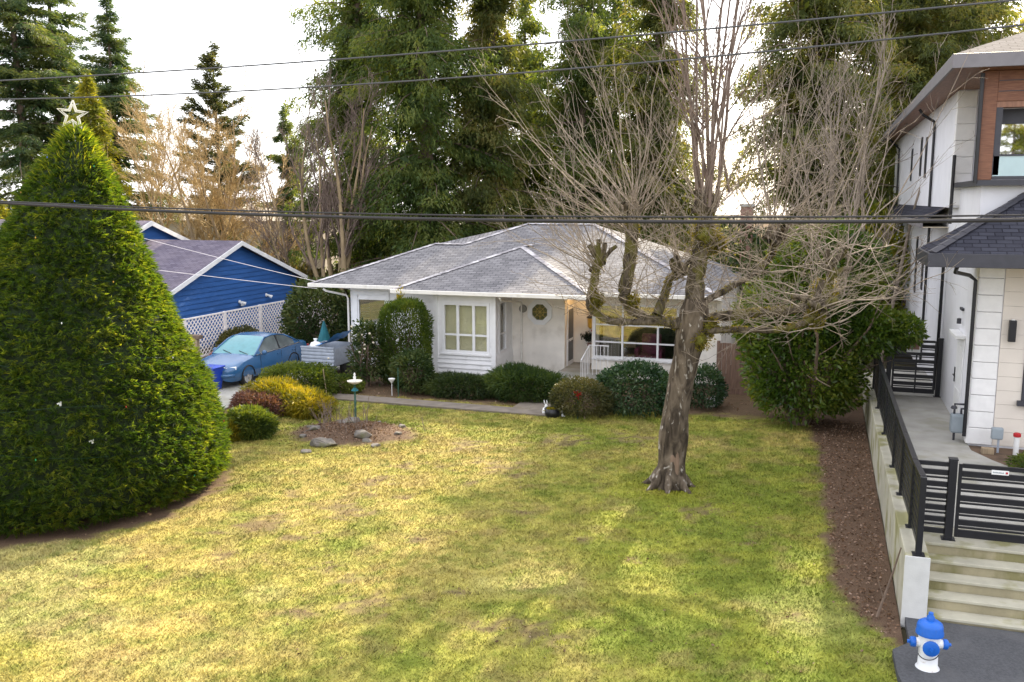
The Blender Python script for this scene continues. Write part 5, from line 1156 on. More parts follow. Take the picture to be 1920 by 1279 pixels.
# ------------------------------------------------------------------ the pollarded maple
MY = 19.6
mp_ = thing('maple_tree', 'old pollarded maple with mossy limbs and bare upright shoots on the lawn', 'tree', G(1255, 912))
def rough(pts, rad, sides, amp, sc, seed, sub=4):
    pts = np.array(pts, float); rad = np.array(rad, float); k = len(pts); t = np.linspace(0, k - 1, (k - 1) * sub + 1)
    def cr(a, t):
        i = np.clip(np.floor(t).astype(int), 0, k - 2); f = t - i; g = lambda q: a[np.clip(q, 0, k - 1)]
        p0, p1, p2, p3 = g(i - 1), g(i), g(i + 1), g(i + 2); f = f[:, None] if a.ndim > 1 else f
        return .5 * ((2 * p1) + (-p0 + p2) * f + (2 * p0 - 5 * p1 + 4 * p2 - p3) * f ** 2 + (-p0 + 3 * p1 - 3 * p2 + p3) * f ** 3)
    P2, R2 = cr(pts, t), np.maximum(cr(rad, t), .01)
    V, Fq = tubes(P2[None], R2[None], sides); c = np.repeat(P2, sides, 0); rr_ = np.repeat(R2, sides)[:, None]
    o = V - c; V = c + o * (1 + amp * 2 * (fbm(V, sc, seed, 4) - .5))[:, None]
    return V, Fq, P2, R2
def mpx(l, k=1.0): return [AY(x, y, MY + dy) for x, y, r, dy in l], [r * k for x, y, r, dy in l]
TRK = [(1252, 925, .46, 0), (1256, 900, .35, 0), (1260, 860, .30, 0), (1263, 815, .315, 0), (1268, 775, .275, 0), (1276, 720, .275, 0), (1288, 660, .28, 0), (1298, 610, .33, 0), (1302, 580, .30, 0), (1304, 560, .22, 0)]
V, Fq, P2, R2 = rough(*mpx(TRK), 36, .16, 3.6, 3, 8); trk = fast('trunk', V, Fq, 'bark_grey', mp_, smooth=True)
# bark scar and burl low on the trunk
def burl(name, c, r, m, seed, sq=(1, 1, 1), par=mp_):
    u = np.linspace(0, math.pi, 13); v = np.linspace(0, 2 * math.pi, 18, endpoint=False); U, W_ = np.meshgrid(u, v, indexing='ij')
    d = np.stack([np.sin(U) * np.cos(W_), np.sin(U) * np.sin(W_), np.cos(U)], -1).reshape(-1, 3); Pn = np.array(c) + d * np.array(sq) * r * (1 + .35 * (fbm(d * 1.3 + seed, 1.6, seed, 3) - .5) * 2)[:, None]
    ii = np.arange(13 * 18).reshape(13, 18); n2 = np.roll(ii, -1, 1); return fast(name, Pn, np.stack([ii[:-1], ii[1:], n2[1:], n2[:-1]], -1).reshape(-1, 4), m, par, smooth=True)
tocam = nrm(np.array((3.0, -19.6, 0)))
b0_ = G(1255, 912)
for k in range(7):                                   # root flare
    a = k * 2 * math.pi / 7 + .3; d_ = np.array((math.cos(a), math.sin(a), 0)); Lr = .36 + .14 * math.sin(k * 2.3)
    V, Fq, _, _ = rough([b0_ + d_ * .18 + (0, 0, .42), b0_ + d_ * .34 + (0, 0, .14), b0_ + d_ * (.34 + Lr * .3) + (0, 0, .04), b0_ + d_ * (.34 + Lr * .7) + (0, 0, -.05)], [.09, .10, .065, .03], 10, .4, 5, 70 + k, 5); fast('root', V, Fq, 'bark_mossy' if 'bark_mossy' in MATS else 'bark_grey', mp_, smooth=True)
c = AY(1262, 868, MY); burl('bark_scar', c + tocam * .15, .21, 'scar_wood', 5, (.75, .8, 1.7))
for dx in (-.09, .08): burl('bark_ridge', c + tocam * .25 + (dx, 0, 0), .07, 'scar_wood', 8, (.7, .8, 4.5))
LIMBS = [[(1296, 615, .22, 0), (1250, 603, .17, -.2), (1205, 592, .17, -.3), (1172, 560, .20, -.35), (1180, 500, .20, -.3), (1186, 430, .19, -.25), (1188, 405, .12, -.25)],
         [(1235, 602, .12, -.25), (1190, 604, .10, -.45), (1140, 600, .10, -.6), (1108, 575, .13, -.7), (1114, 530, .12, -.7), (1121, 492, .13, -.7)],
         [(1232, 590, .15, -.25), (1246, 556, .12, -.1), (1256, 524, .10, .1), (1278, 514, .09, .2)],
         [(1302, 580, .30, 0), (1306, 520, .25, .1), (1314, 465, .27, .15), (1324, 420, .25, .2), (1326, 392, .12, .2)],
         [(1306, 606, .22, 0), (1360, 592, .17, .2), (1430, 586, .14, .4), (1500, 578, .13, .6), (1548, 545, .13, .7), (1560, 500, .10, .75)],
         [(1312, 622, .13, -.1), (1390, 618, .09, -.3), (1460, 618, .08, -.5), (1518, 600, .08, -.6), (1535, 575, .05, -.6)],
         [(1308, 575, .13, .1), (1352, 548, .10, .5), (1410, 515, .09, .9), (1446, 480, .09, 1.2), (1450, 450, .06, 1.25)]]
heads = []; limbP = []
leafmat('moss_leaf', [(.05, .045, .01), (.10, .09, .015), (.16, .14, .02), (.22, .17, .04)], .3, .9, .1)
for i, l in enumerate(LIMBS):
    V, Fq, P2, R2 = rough(*mpx(l, .70), 18, .5, 5.5, 11 + i, 8); fast('limb', V, Fq, 'bark_mossy' if 'bark_mossy' in MATS else barkmat('bark_mossy', (.075, .06, .042), (.175, .14, .10), (.035, .028, .02), ((.115, .105, .025), 2.6, .51, .8), 9), mp_, smooth=True)
    heads.append(P2[-2]); limbP.append(P2)
    q = rng.integers(0, len(P2) - 1, 2600); keep = fbm(P2[q] * 1.0, 1.7, 40 + i, 2) + rng.normal(size=2600) * .08 > .54; q = q[keep]; dd = nrm(rng.normal(size=(len(q), 3)) + np.array([0, -.1, .5])); fr_ = rng.random((len(q), 1))
    Pm = P2[q] * (1 - fr_) + P2[q + 1] * fr_ + dd * (R2[q] * .97)[:, None]; V, Fq = leaves(Pm, dd + rng.normal(size=dd.shape) * .9, rng.uniform(.025, .07, len(q)), .022); tag(fast('limb_moss', V, Fq, 'moss_leaf', mp_, rnd=rng.random(len(q))), kind='stuff')
for i, (px, py, r, dy) in enumerate(((1312, 636, .20, -.15), (1330, 612, .16, -.1), (1185, 565, .14, -.4), (1322, 440, .26, .1), (1345, 455, .18, .3), (1545, 545, .24, .6), (1118, 560, .14, -.75), (1530, 600, .16, -.5))):
    p = AY(px, py, MY + dy); A = rng.normal(size=(1100, 3)); A = nrm(A) * rng.uniform(.6, 1.05, (1100, 1)); A = A * (1 + .9 * (fbm(A + i * 3.3, 1.7, 60 + i, 3) - .5) * 2)[:, None]; Pm = p + A * r * np.array([1, .8, 1.2])
    V, Fq = leaves(Pm, A + rng.normal(size=A.shape) * .6 + np.array([0, 0, -.3]), rng.uniform(.03, .08, 1100), .022)
    burl('moss_core', p, r * .7, 'moss', 20 + i); tag(fast('moss', V, Fq, 'moss_leaf', mp_, rnd=rng.random(1100)), kind='stuff')
A = Acc(); A2 = Acc()
for hd in heads:                                     # knuckles left by years of pollarding
    ks = hd + rng.normal(size=(7, 3)) * .05; kd = rng.normal(size=(7, 3)) * .8; kd[:, 2] = .7; pk, rk = grow(ks, kd, rng.uniform(.25, .6, 7), rng.uniform(.05, .085, 7), 5, .22, .05, .75); V, Fq = tubes(pk, rk, 8); c_ = np.repeat(pk.reshape(-1, 3), 8, 0)
    V = c_ + (V - c_) * (1 + .9 * (fbm(V, 9, 5, 3) - .5))[:, None]; tag(fast('knuckles', V, Fq, 'bark_mossy', mp_, smooth=True), kind='stuff')
def sprouts(hd, n, lo, hi, spread, lean=(0, 0, 0), r=.017, hr=.12, acc=A, nk=5, wob=.055):
    s = hd + rng.normal(size=(n, 3)) * hr; d = rng.normal(size=(n, 3)) * spread; d[:, 2] = 1; d += np.array(lean); L = rng.uniform(lo, hi, n)
    pts, rad = grow(s, d, L, r * (L / hi) * rng.uniform(.7, 1.2, n), 8, wob, .045, .22); acc.add(tubes(pts, rad, 4))
    k1 = kids(pts, rad, nk, .2, .98, .62, .34, .6); p1, r1 = grow(*k1[:3], np.maximum(k1[3], .005), 5, .10, .06, .4); acc.add(tubes(p1, r1, 3))
    k2 = kids(p1, r1, 2, .2, .95, .7, .5, .7); p2, r2 = grow(*k2[:3], np.maximum(k2[3], .004), 4, .12, .04, .5); acc.add(tubes(p2, r2, 3))
sprouts(heads[0], 26, 2.0, 4.8, .45, (-.2, 0, 0), wob=.10); sprouts(heads[0] - (0, 0, .5), 20, 1.5, 3.8, .75, (-.8, 0, -.1), wob=.11); sprouts(heads[1], 22, 1.2, 3.0, .7, (-.6, 0, -.1), wob=.12); sprouts(heads[2], 10, 1.0, 2.4, .6, wob=.12)
sprouts(heads[3], 14, 5.0, 7.0, .12, (.03, 0, 0), .040, .16, A2, 8, .045); sprouts(heads[3], 16, 1.5, 4.0, .65, wob=.12); sprouts(heads[3] - (0, 0, .8), 20, 1.0, 3.0, .9, (.4, 0, -.4), wob=.15)
sprouts(heads[4], 13, 2.2, 5.4, .5, (.1, 0, 0), .022, .3, wob=.10); sprouts(heads[4], 22, 1.0, 3.2, 1.5, (.2, 0, -.8), .018, .4, wob=.2); sprouts(heads[5], 22, 1.0, 2.8, 1.3, (.2, 0, -.7), .018, .3, wob=.2); sprouts(heads[6], 16, 2.0, 5.0, .5, (.1, 0, 0), .019, wob=.11); sprouts(heads[6], 16, 1.0, 3.0, 1.4, (.4, 0, -.8), .018, .3, wob=.2)
for l in limbP:
    for p in l[6:-4:5]: sprouts(p, 5, .8, 2.8, 1.0, (0, 0, -.6), .014, .04, A, 4, .16)
A.build('shoots', 'twig', mp_); A2.build('tall_shoots', 'twig_brown', mp_)

# ------------------------------------------------------------------ background conifers and bare trees
def place(px, Y): return AY(px, 500, Y)[0]
FIR = [(0, .42), (.12, 1), (.35, .86), (.6, .6), (.85, .26), (1, .03)]
def pf(r, p=FIR): return [(a, b * r) for a, b in p]
conifer('fir_tree', 'tall dark Douglas fir at the far upper left, broad with drooping boughs', place(62, 50), 50, 28, pf(6.2), 320, 42000, .42, .10, 'fir', .25, .08, .42, group='tall conifers behind the houses', gap=.34)
conifer('fir_tree', 'dark fir crowding the right flank of the broad upper left fir', place(130, 53), 53, 27, pf(5.0), 240, 30000, .42, .10, 'fir', .25, .1, .38, group='tall conifers behind the houses', gap=.4)
conifer('fir_tree', 'narrow pointed fir left of the open white sky', place(232, 52), 52, 19.8, pf(4.6), 220, 30000, .38, .09, 'fir', .25, .06, .34, group='tall conifers behind the houses', gap=.34)
conifer('golden_cypress', 'bright yellow green cypress rising behind the cone tree tip', place(186, 43), 43, 13.2, [(0, .8), (.2, 2.5), (.5, 2.2), (.8, 1.1), (1, .05)], 170, 18000, .34, .10, 'cypress_gold', .3, .04, .25, clump=.35)
conifer('golden_cypress', 'yellow cypress cut off by the left picture edge', place(-22, 41), 41, 8.8, [(0, .6), (.2, 1.7), (.6, 1.4), (1, .05)], 90, 9000, .32, .10, 'cypress_gold', .3, .04, .2, clump=.35)
conifer('pine_tree', 'dark open crowned pine standing alone against the white sky', place(418, 54), 54, 16.4, [(0, .8), (.25, 1.6), (.45, 3.0), (.65, 2.7), (.85, 1.6), (1, .3)], 105, 17000, .36, .11, 'pine', .0, .18, .26, upz=(.8, .2), spread=.20, gap=.46, clump=.3)
conifer('fir_tree', 'small dark fir half hidden behind the grey bare trees left of the big cedars', place(545, 53), 53, 12.6, pf(2.7), 90, 9000, .40, .10, 'fir', .25, .05, .22, gap=.4)
CED = [(0, .95), (.08, 1.05), (.3, 1.0), (.55, .9), (.75, .66), (.9, .34), (1, .04)]
conifer('cedar_tree', 'great drooping cedar, left one of the three over the bungalow roof', place(685, 46), 46, 26, pf(3.7, CED), 330, 44000, .36, .10, 'cedar', .75, .03, .42, spread=.34, gap=.40, group='great cedars behind the bungalow')
conifer('cedar_tree', 'great drooping cedar, middle one of the three over the bungalow roof', place(800, 44), 44, 29, pf(4.0, CED), 380, 52000, .36, .10, 'cedar', .75, .03, .45, spread=.34, gap=.36, group='great cedars behind the bungalow')
conifer('cedar_tree', 'great drooping cedar, right one of the three over the bungalow roof', place(925, 47), 47, 24, pf(3.5, CED), 320, 42000, .36, .10, 'cedar_olive', .75, .03, .4, spread=.34, gap=.42, group='great cedars behind the bungalow')
conifer('cedar_tree', 'thin topped dark cedar behind the left shoots of the maple', place(1090, 51), 51, 21.5, pf(4.2, CED), 300, 38000, .34, .095, 'cedar', .7, .05, .34, spread=.3, gap=.46, group='cedars behind the maple')
conifer('cedar_tree', 'sunlit thin topped cedar left of the bright gap behind the maple', place(1220, 50), 50, 20.5, pf(3.9, CED), 290, 36000, .34, .095, 'cedar_olive', .7, .05, .34, spread=.3, gap=.46, group='cedars behind the maple')
conifer('cedar_tree', 'olive cedar just right of the bright sky gap', place(1512, 46), 46, 21.5, pf(3.9, CED), 320, 40000, .36, .10, 'cedar_olive', .65, .05, .36, spread=.3, gap=.42, group='cedars beside the modern house')
conifer('cedar_tree', 'tall bare trunked cedar whose crown meets the modern house roof', place(1690, 52), 52, 23.5, [(0, .6), (.2, 1.8), (.4, 4.4), (.7, 4.0), (.9, 1.8), (1, .1)], 300, 38000, .40, .095, 'cedar_olive', .55, .08, .40, spread=.28, gap=.48, group='cedars beside the modern house')
conifer('cedar_tree', 'yellowish cedar partly hidden by the modern house roof', place(1800, 56), 56, 25, pf(5.4, CED), 280, 30000, .44, .11, 'cedar_olive', .55, .15, .38, spread=.28, gap=.44, group='cedars beside the modern house')
conifer('cedar_tree', 'shadowy cedar filling the space behind the two maple cedars', place(1150, 57), 57, 22, pf(5.0, CED), 220, 20000, .44, .13, 'cedar', .6, .05, .34, spread=.34, gap=.3, group='cedars behind the maple')
conifer('cedar_tree', 'shadowy cedar between the olive cedar and the bare trunked one', place(1620, 56), 56, 23, pf(4.6, CED), 220, 20000, .46, .13, 'cedar_olive', .6, .08, .36, spread=.34, gap=.36, group='cedars beside the modern house')
conifer('cedar_tree', 'shadowy cedar wedged behind the middle and right great cedars', place(985, 55), 55, 19, pf(3.6, CED), 180, 16000, .44, .13, 'cedar', .6, .05, .34, spread=.34, gap=.36, group='great cedars behind the bungalow')
conifer('street_conifer', 'golden lit conifer across the street, seen only in the balcony glass', 11.5, -24, 12.8, pf(3.0), 110, 6000, .45, .14, 'cypress_gold', .3, .04, .3)

def bare(name, label, X, Y, h, stems, spread, m, r=.12, k1=7, k2=6, k3=4, lean=0.0, stem_m=None, ang=.55, fork=.3):
    t_ = thing(name, label, 'tree', (X, Y, 0)); A = Acc(); B_ = Acc()
    a = rng.uniform(0, 6.3, stems); s = np.array([X, Y, 0]) + np.stack([np.cos(a), np.sin(a), np.zeros(stems)], 1) * .25 * (stems > 1)
    d = np.stack([np.cos(a) * spread, np.sin(a) * spread, np.ones(stems)], 1)
    pts, rad = grow(s, d, h * rng.uniform(.78, 1.0, stems), r * rng.uniform(.75, 1.1, stems), 9, .07, .05, .15); A.add(tubes(pts, rad, 6))
    c = kids(pts, rad, k1, fork, .98, ang, .42, .55); p1, r1 = grow(*c[:3], np.maximum(c[3], .020), 6, .10, .09, .3); B_.add(tubes(p1, r1, 4))
    c = kids(p1, r1, k2, .2, 1, .6, .5, .6); p2, r2 = grow(*c[:3], np.maximum(c[3], .013), 5, .12, .06, .4); B_.add(tubes(p2, r2, 3))
    c = kids(p2, r2, k3, .2, 1, .6, .55, .7); p3, r3 = grow(*c[:3], np.maximum(c[3], .010), 4, .14, .04, .5); B_.add(tubes(p3, r3, 3))
    A.build('trunk', stem_m or m, t_, smooth=True); B_.build('crown', m, t_)
bare('bare_tree', 'tan sunlit leafless tree with spreading twigs behind the blue house', place(385, 45), 45, 11.0, 6, .42, 'twig_tan', .15, 11, 9, 8, stem_m='bark_tan', ang=.85, fork=.15)
bare('bare_tree', 'second tan leafless tree right beside the spreading one behind the blue house', place(470, 46), 46, 9.8, 5, .42, 'twig_tan', .12, 11, 9, 7, stem_m='bark_tan', ang=.85, fork=.12)
bare('bare_tree', 'pinkish leafless tree in front of the narrow pointed fir', place(290, 46), 46, 12.5, 4, .25, 'twig_tan', .12, 11, 9, 7, stem_m='bark_tan', ang=.6, fork=.3)
bare('bare_tree', 'grey leafless tree of many upright stems left of the great cedars', place(625, 41), 41, 11.6, 7, .20, 'twig_brown', .15, 10, 7, 5, stem_m='bark_tan', ang=.45, fork=.28)
bare('bare_tree', 'slim leafless tree crowding the left side of the upright stemmed one', place(560, 43), 43, 8.8, 4, .22, 'twig_brown', .09, 9, 7, 5, stem_m='bark_tan', ang=.5, fork=.2)
bare('bare_tree', 'pale slender leafless tree of several stems behind the right limb of the maple', place(1560, 37), 37, 12.5, 6, .18, 'twig', .10, 8, 5, 4, stem_m='twig', ang=.5, fork=.25)
bare('bare_tree', 'pale leafless tree arching towards the modern house eave', place(1650, 36), 36, 11.0, 3, .22, 'twig', .09, 8, 5, 4, stem_m='twig', ang=.55, fork=.25)

# undergrowth behind the roofs, each bush its own
for k, (px, Y, r, h, m, lb) in enumerate(((455, 47, 2.2, 3.2, 'cypress_gold', 'yellow green bush behind the blue gable peak'), (520, 44, 2.2, 3.0, 'brush', 'brownish bush right of the blue gable peak'), (575, 42, 1.9, 2.6, 'brush', 'dull bush at the foot of the upright stemmed bare tree'),
                        (665, 43, 2.2, 2.8, 'brush', 'dark bush right of the bare stems behind the bungalow'), (735, 42, 2.1, 2.9, 'cedar', 'dark green bush under the left great cedar'), (840, 42, 2.3, 3.2, 'cedar', 'dark green bush under the middle great cedar'),
                        (930, 42.5, 2.0, 3.8, 'cedar', 'green bush rising behind the bungalow ridge'), (1390, 41, 2.4, 5.2, 'juniper_dark', 'deep green bush behind the brick chimney'), (1470, 39, 2.4, 5.0, 'rhodo', 'dark bush behind the moss covered limb'),
                        (1560, 41, 2.6, 5.6, 'juniper_green', 'green bush behind the top of the big laurel'), (1640, 40, 2.0, 6.0, 'cypress_gold', 'yellow green bush against the back of the modern house'), (330, 46, 2.0, 3.4, 'brush', 'low brush between the blue gables'), (1240, 47, 3.0, 5.2, 'cedar_olive', 'olive bush low in the bright gap behind the bungalow'), (1340, 48, 2.6, 5.4, 'cedar_olive', 'olive bush behind the mossy maple crown'))):
    shrub('bush', lb, (place(px, Y), Y, 0), r, r, h, 2500, .32, .16, m, .35, 30 + k, cat='bush', group='bushes behind the houses')
# two far houses glimpsed between trunks
def farhouse(label, x0, x1, y0, y1, zw, zr, wallm, roofm):
    h_ = thing('far_house', label, 'house', ((x0 + x1) / 2, y0, 0)); mb = MB(); mb.box(x0, x1, y0, y1, 0, zw); mb.build('wall', wallm, h_)
    ym = (y0 + y1) / 2; roofpoly('roof', [(x0 - .3, y0 - .3, zw), (x1 + .3, y0 - .3, zw), (x1 + .3, ym, zr), (x0 - .3, ym, zr)], (1, 0, 0), (0, 1, .4), roofm, h_); roofpoly('roof', [(x1 + .3, y1 + .3, zw), (x0 - .3, y1 + .3, zw), (x0 - .3, ym, zr), (x1 + .3, ym, zr)], (-1, 0, 0), (0, -1, .4), roofm, h_)
    mb = MB(); mb.box((x0 + x1) / 2 - .6, (x0 + x1) / 2 + .6, y0 - .04, y0 - .01, zw * .45, zw * .8); mb.build('window', 'dark_trim', h_)
farhouse('tan roofed house glimpsed behind the right end of the bungalow', -9.5, -2, 56, 63, 3.2, 5.0, 'beige_wall', 'tan_roof')
farhouse('beige house glimpsed behind the blue gable', -52, -36, 62, 69, 4.6, 6.0, 'beige_wall', 'beige_wall')
farhouse('grey roofed house at the back corner of the modern house', .5, 9, 58, 66, 4.8, 7.0, 'render_white', 'shingle_violet')

# ------------------------------------------------------------------ garden shrubs
c, r, h = pxshrub(562, 752, 100, 664); shrub('box_hedge', 'square clipped green hedge in front of the sedan', (c[0], c[1], 0), 1.05, .8, 1.02, 14000, .09, .045, 'boxwood', .08, 2, cat='hedge', boxy=6)
c, r, h = pxshrub(540, 782, 155, 694); shrub('gold_juniper', 'sprawling golden juniper in front of the clipped hedge', c, r * 1.0, r * .75, .85, 11000, .16, .035, 'juniper_gold', .28, 3, up=.1, blobs=[((-.5, .1, .42), 1.0, .9, .45), ((.55, -.1, .3), .95, .8, .38), ((1.0, -.45, .2), .55, .5, .3)])
c, r, h = pxshrub(490, 786, 125, 722); shrub('heather', 'rusty purple heather mound beside the golden juniper', c, r, r * .8, .62, 9000, .13, .03, 'heather', .25, 4)
c, r, h = pxshrub(470, 828, 100, 750); shrub('green_juniper', 'yellow green spreading juniper nearest the rockery', c, r * 1.0, r * .9, .78, 8000, .16, .035, 'juniper_green', .28, 5)
c, r, h = pxshrub(432, 830, 60, 778); shrub('gold_juniper', 'small golden juniper tucked beside the cone tree', c, r, r, .55, 4500, .14, .03, 'juniper_gold', .25, 6)
c, r, h = pxshrub(676, 735, 80, 612); shrub('rhododendron', 'tall open rhododendron with pale buds before the left window', c + (0, .5, 0), .75, .7, 2.3, 3600, .16, .06, 'rhodo', .45, 7, out=.6, shell=(.45, 1.0), blobs=[((.05, .2, .75), .75, .7, .75), ((-.1, .1, 1.7), .42, .42, .5), ((.28, .1, 1.75), .3, .32, .42)])
A = rng.normal(size=(11, 3)) * np.array([.5, .3, .5]) + c + (0, .1, 1.5)
bd_ = thing('rhododendron_blooms', 'scattered creamy white blooms on the tall rhododendron', 'flowers', c + (0, .2, 1.2))
for p in A: mb = MB(); mb.lathe([(.01, -.03), (.03, -.015), (.042, .02), (.015, .035)], p, 5); mb.build('bloom', mat('cream', (.68, .62, .50), .7), bd_)
cc = AY(760, 640, 28.1); shrub('columnar_cedar', 'dense rounded column of dark green cedar left of the bay window', (cc[0], 28.1, 0), .84, .78, 2.80, 17000, .13, .035, 'juniper_dark2' if 'juniper_dark2' in MATS else leafmat('juniper_dark2', [(.024, .050, .010), (.052, .088, .014), (.085, .125, .018), (.13, .16, .025)], .4), .10, 8, out=.5, up=.7, ls=3, blobs=[((0, 0, 1.38), .80, .72, 1.46)], shell=(.84, 1.0), boxy=4)
tp_ = np.array([cc[0] - .25, 28.3, 2.75]); V, Fq = leaves(tp_ + rng.normal(size=(260, 3)) * np.array([.05, .05, .16]), rng.normal(size=(260, 3)) * .5 + np.array([0, 0, 1]), .16, .03)
tg = thing('gold_shoot', 'golden brown loose shoot on top of the columnar cedar', 'shoot', tp_); fast('sprigs', V, Fq, 'juniper_gold', tg, rnd=rng.random(260))
c, r, h = pxshrub(775, 742, 80, 648); shrub('rhododendron', 'dark round rhododendron at the foot of the columnar cedar', c, .75, .65, 1.45, 3200, .15, .055, 'rhodo', .3, 9)
c, r, h = pxshrub(865, 752, 150, 704); shrub('low_juniper', 'low dark spreading juniper under the bay window', c, 1.45, .8, .62, 9000, .17, .03, 'juniper_dark', .3, 10, up=.1)
c, r, h = pxshrub(985, 758, 130, 678); shrub('low_juniper', 'feathery green juniper right of the bay window', c, 1.25, .85, 1.0, 11000, .20, .032, 'juniper_green2' if 'juniper_green2' in MATS else leafmat('juniper_green2', [(.012, .030, .010), (.030, .058, .016), (.06, .095, .022), (.09, .12, .03)], .35), .3, 11, up=.15)
c, r, h = pxshrub(1088, 788, 100, 705); shrub('round_shrub', 'olive round shrub behind the red flower stake', c, .95, .75, 1.1, 8500, .10, .03, 'brush2' if 'brush2' in MATS else leafmat('brush2', [(.022, .028, .012), (.05, .055, .02), (.085, .085, .03), (.13, .11, .05)], .3), .18, 12)
c, r, h = pxshrub(1190, 786, 140, 676); shrub('laurel_dome', 'glossy dark green laurel dome below the picture window', c, 1.22, .95, 1.52, 8500, .12, .055, 'laurel_dark', .12, 13)
c, r, h = pxshrub(1312, 775, 75, 690); shrub('laurel_dome', 'smaller dark shrub just right of the maple trunk', c + (0, .5, 0), .75, .7, 1.25, 3800, .12, .05, 'laurel_dark', .25, 14)
shrub('big_laurel', 'massive green cherry laurel overhanging the railing beside the side fence', (-.35, 26.4, 0), 2.2, 1.8, 5.0, 40000, .17, .07, 'laurel', .26, 15, cat='tree', shell=(.62, 1.0),
      blobs=[((-.05, .1, 1.55), 1.65, 1.45, 1.75), ((-.2, .3, 2.9), 1.75, 1.5, 1.35), ((.45, .5, 4.3), 1.55, 1.3, 1.35), ((1.55, -.1, 2.7), .95, .9, .85), ((-1.25, .2, 2.6), .7, .8, .75), ((2.35, -.1, 2.75), .6, .6, .5)])
c = AY(590, 600, 33.5); shrub('broadleaf_shrub', 'tall dark broadleaf shrub between the sedan and the bungalow corner', (c[0] + .1, 33.5, 0), 1.55, 1.2, 2.9, 7500, .22, .075, 'rhodo', .35, 16)
c, r, h = pxshrub(425, 690, 80, 622); shrub('driveway_bush', 'olive bush against the lattice fence behind the wooden post', (-22.0, 31.0, 0), .6, 1.3, 1.15, 4500, .13, .05, 'brush2', .3, 17)
c, r, h = pxshrub(640, 740, 70, 690); shrub('low_shrub', 'low golden green shrub beside the clipped hedge corner', c, .75, .5, .55, 3500, .12, .035, 'juniper_green', .2, 18)
shrub('bed_moss', 'low yellow green groundcover in the bed by the vent pipe', (4.6, 20.2, PZ - .03), .9, .9, .25, 2500, .09, .03, 'juniper_green', .3, 19, cat='plant')

# ------------------------------------------------------------------ rockery, bird bath, small garden things
import bmesh
def boulder(label, px, py, s, sq, seed, rot=0):
    p = G(px, py); p[2] = lawn_z(p[None, :2])[0]; r_ = np.random.default_rng(seed)
    d = nrm(r_.normal(size=(15, 3))) * r_.uniform(.8, 1.1, (15, 1)); d[:, 2] = np.clip(d[:, 2], -.6, .55); Pn = d * np.array(sq) * s * 1.1
    ca, sa = math.cos(rot), math.sin(rot); Pn[:, :2] = np.stack([Pn[:, 0] * ca - Pn[:, 1] * sa, Pn[:, 0] * sa + Pn[:, 1] * ca], 1)
    bm = bmesh.new(); [bm.verts.new(tuple(v + np.array([0, 0, s * sq[2] * .30]))) for v in Pn]; bmesh.ops.convex_hull(bm, input=bm.verts); bmesh.ops.delete(bm, geom=[v for v in bm.verts if not v.link_faces], context='VERTS')
    bmesh.ops.bevel(bm, geom=list(bm.edges), offset=.02 * s / .3, segments=1, affect='EDGES'); bmesh.ops.triangulate(bm, faces=list(bm.faces)); bmesh.ops.subdivide_edges(bm, edges=list(bm.edges), cuts=1, use_grid_fill=True)
    for v in bm.verts: v.co += v.normal * float((fbm(np.array([[*v.co]]) * 1.0 + seed, 9, seed, 3)[0] - .5) * .06 * s / .3)
    me = bpy.data.meshes.new('boulder'); bm.to_mesh(me); bm.free(); me.materials.append(MATS['rock']); o = link('boulder', me, None, p)
    tag(o, label, 'rock', 'boulders in the round rockery')
boulder('largest grey boulder, flat topped, at the left of the rockery', 606, 836, .36, (1, .7, .62), 3, .2)
boulder('slanted grey slab boulder at the right of the rockery', 682, 826, .30, (1, .75, .55), 8, -.4)
boulder('brown grey boulder behind, at the centre of the rockery', 655, 806, .28, (1, .7, .5), 12, .3)
boulder('small pale boulder at the back left of the rockery', 592, 812, .20, (1, .7, .5), 17, .5)
boulder('small stone at the front edge of the rockery', 572, 848, .16, (1, .8, .5), 21, .1)
boulder('small rounded stone at the right rim of the rockery', 705, 838, .15, (1, .9, .6), 25, .8)
r_s = np.random.default_rng(4); fv_ = -nrm(ROCKC); rv_ = np.array([-fv_[1], fv_[0]]); rv_ = rv_ if rv_[0] > 0 else -rv_
for k, nm in enumerate(('front', 'front right', 'right', 'back right', 'back', 'back left', 'left', 'front left')):
    a_ = k * math.pi / 4 + .25; w0 = np.array([*(ROCKC + 1.18 * (fv_ * math.cos(a_) + rv_ * 1.15 * math.sin(a_))), 0]); cpx = (w0 - C0) @ RC
    boulder('tiny flat half buried stone on the %s rim of the rockery' % nm, CX + F * cpx[0] / -cpx[2], CY - F * cpx[1] / -cpx[2], r_s.uniform(.09, .14), (1, .8, .6), 40 + k, a_)
dp = thing('dry_stalks', 'clump of dry brown stalks in the rockery', 'plant', (*ROCKC, .15))
n = 46; s = np.concatenate([np.stack([rng.normal(-12.75, .16, 22), rng.normal(21.9, .12, 22), np.full(22, .08)], 1), np.stack([rng.normal(-11.7, .5, 24), rng.normal(21.4, .35, 24), np.full(24, .18)], 1)])
pts, rad = grow(s, rng.normal(size=(n, 3)) * .35 + np.array([0, 0, 1]), rng.uniform(.25, .75, n), .011, 5, .12, .0, .4); A = Acc(); A.add(tubes(pts, rad, 4)); c1 = kids(pts, rad, 3, .3, 1, .6, .5); p1, r1 = grow(*c1[:3], .006, 4, .1); A.add(tubes(p1, r1, 3)); tag(A.build('stalks', 'twig_brown', dp), kind='stuff')
b0 = G(667, 792); bb = thing('bird_bath', 'green post bird bath with a pale dish and a white figure', 'bird bath', (b0[0], b0[1], .1))
b0[2] = .05
mb = MB(); mb.lathe([(.06, 0), (.035, .06), (.028, .5), (.04, .53), (.028, .56), (.026, 1.02), (.05, 1.05)], b0, 10); mb.build('post', 'verdigris', bb, smooth=True)
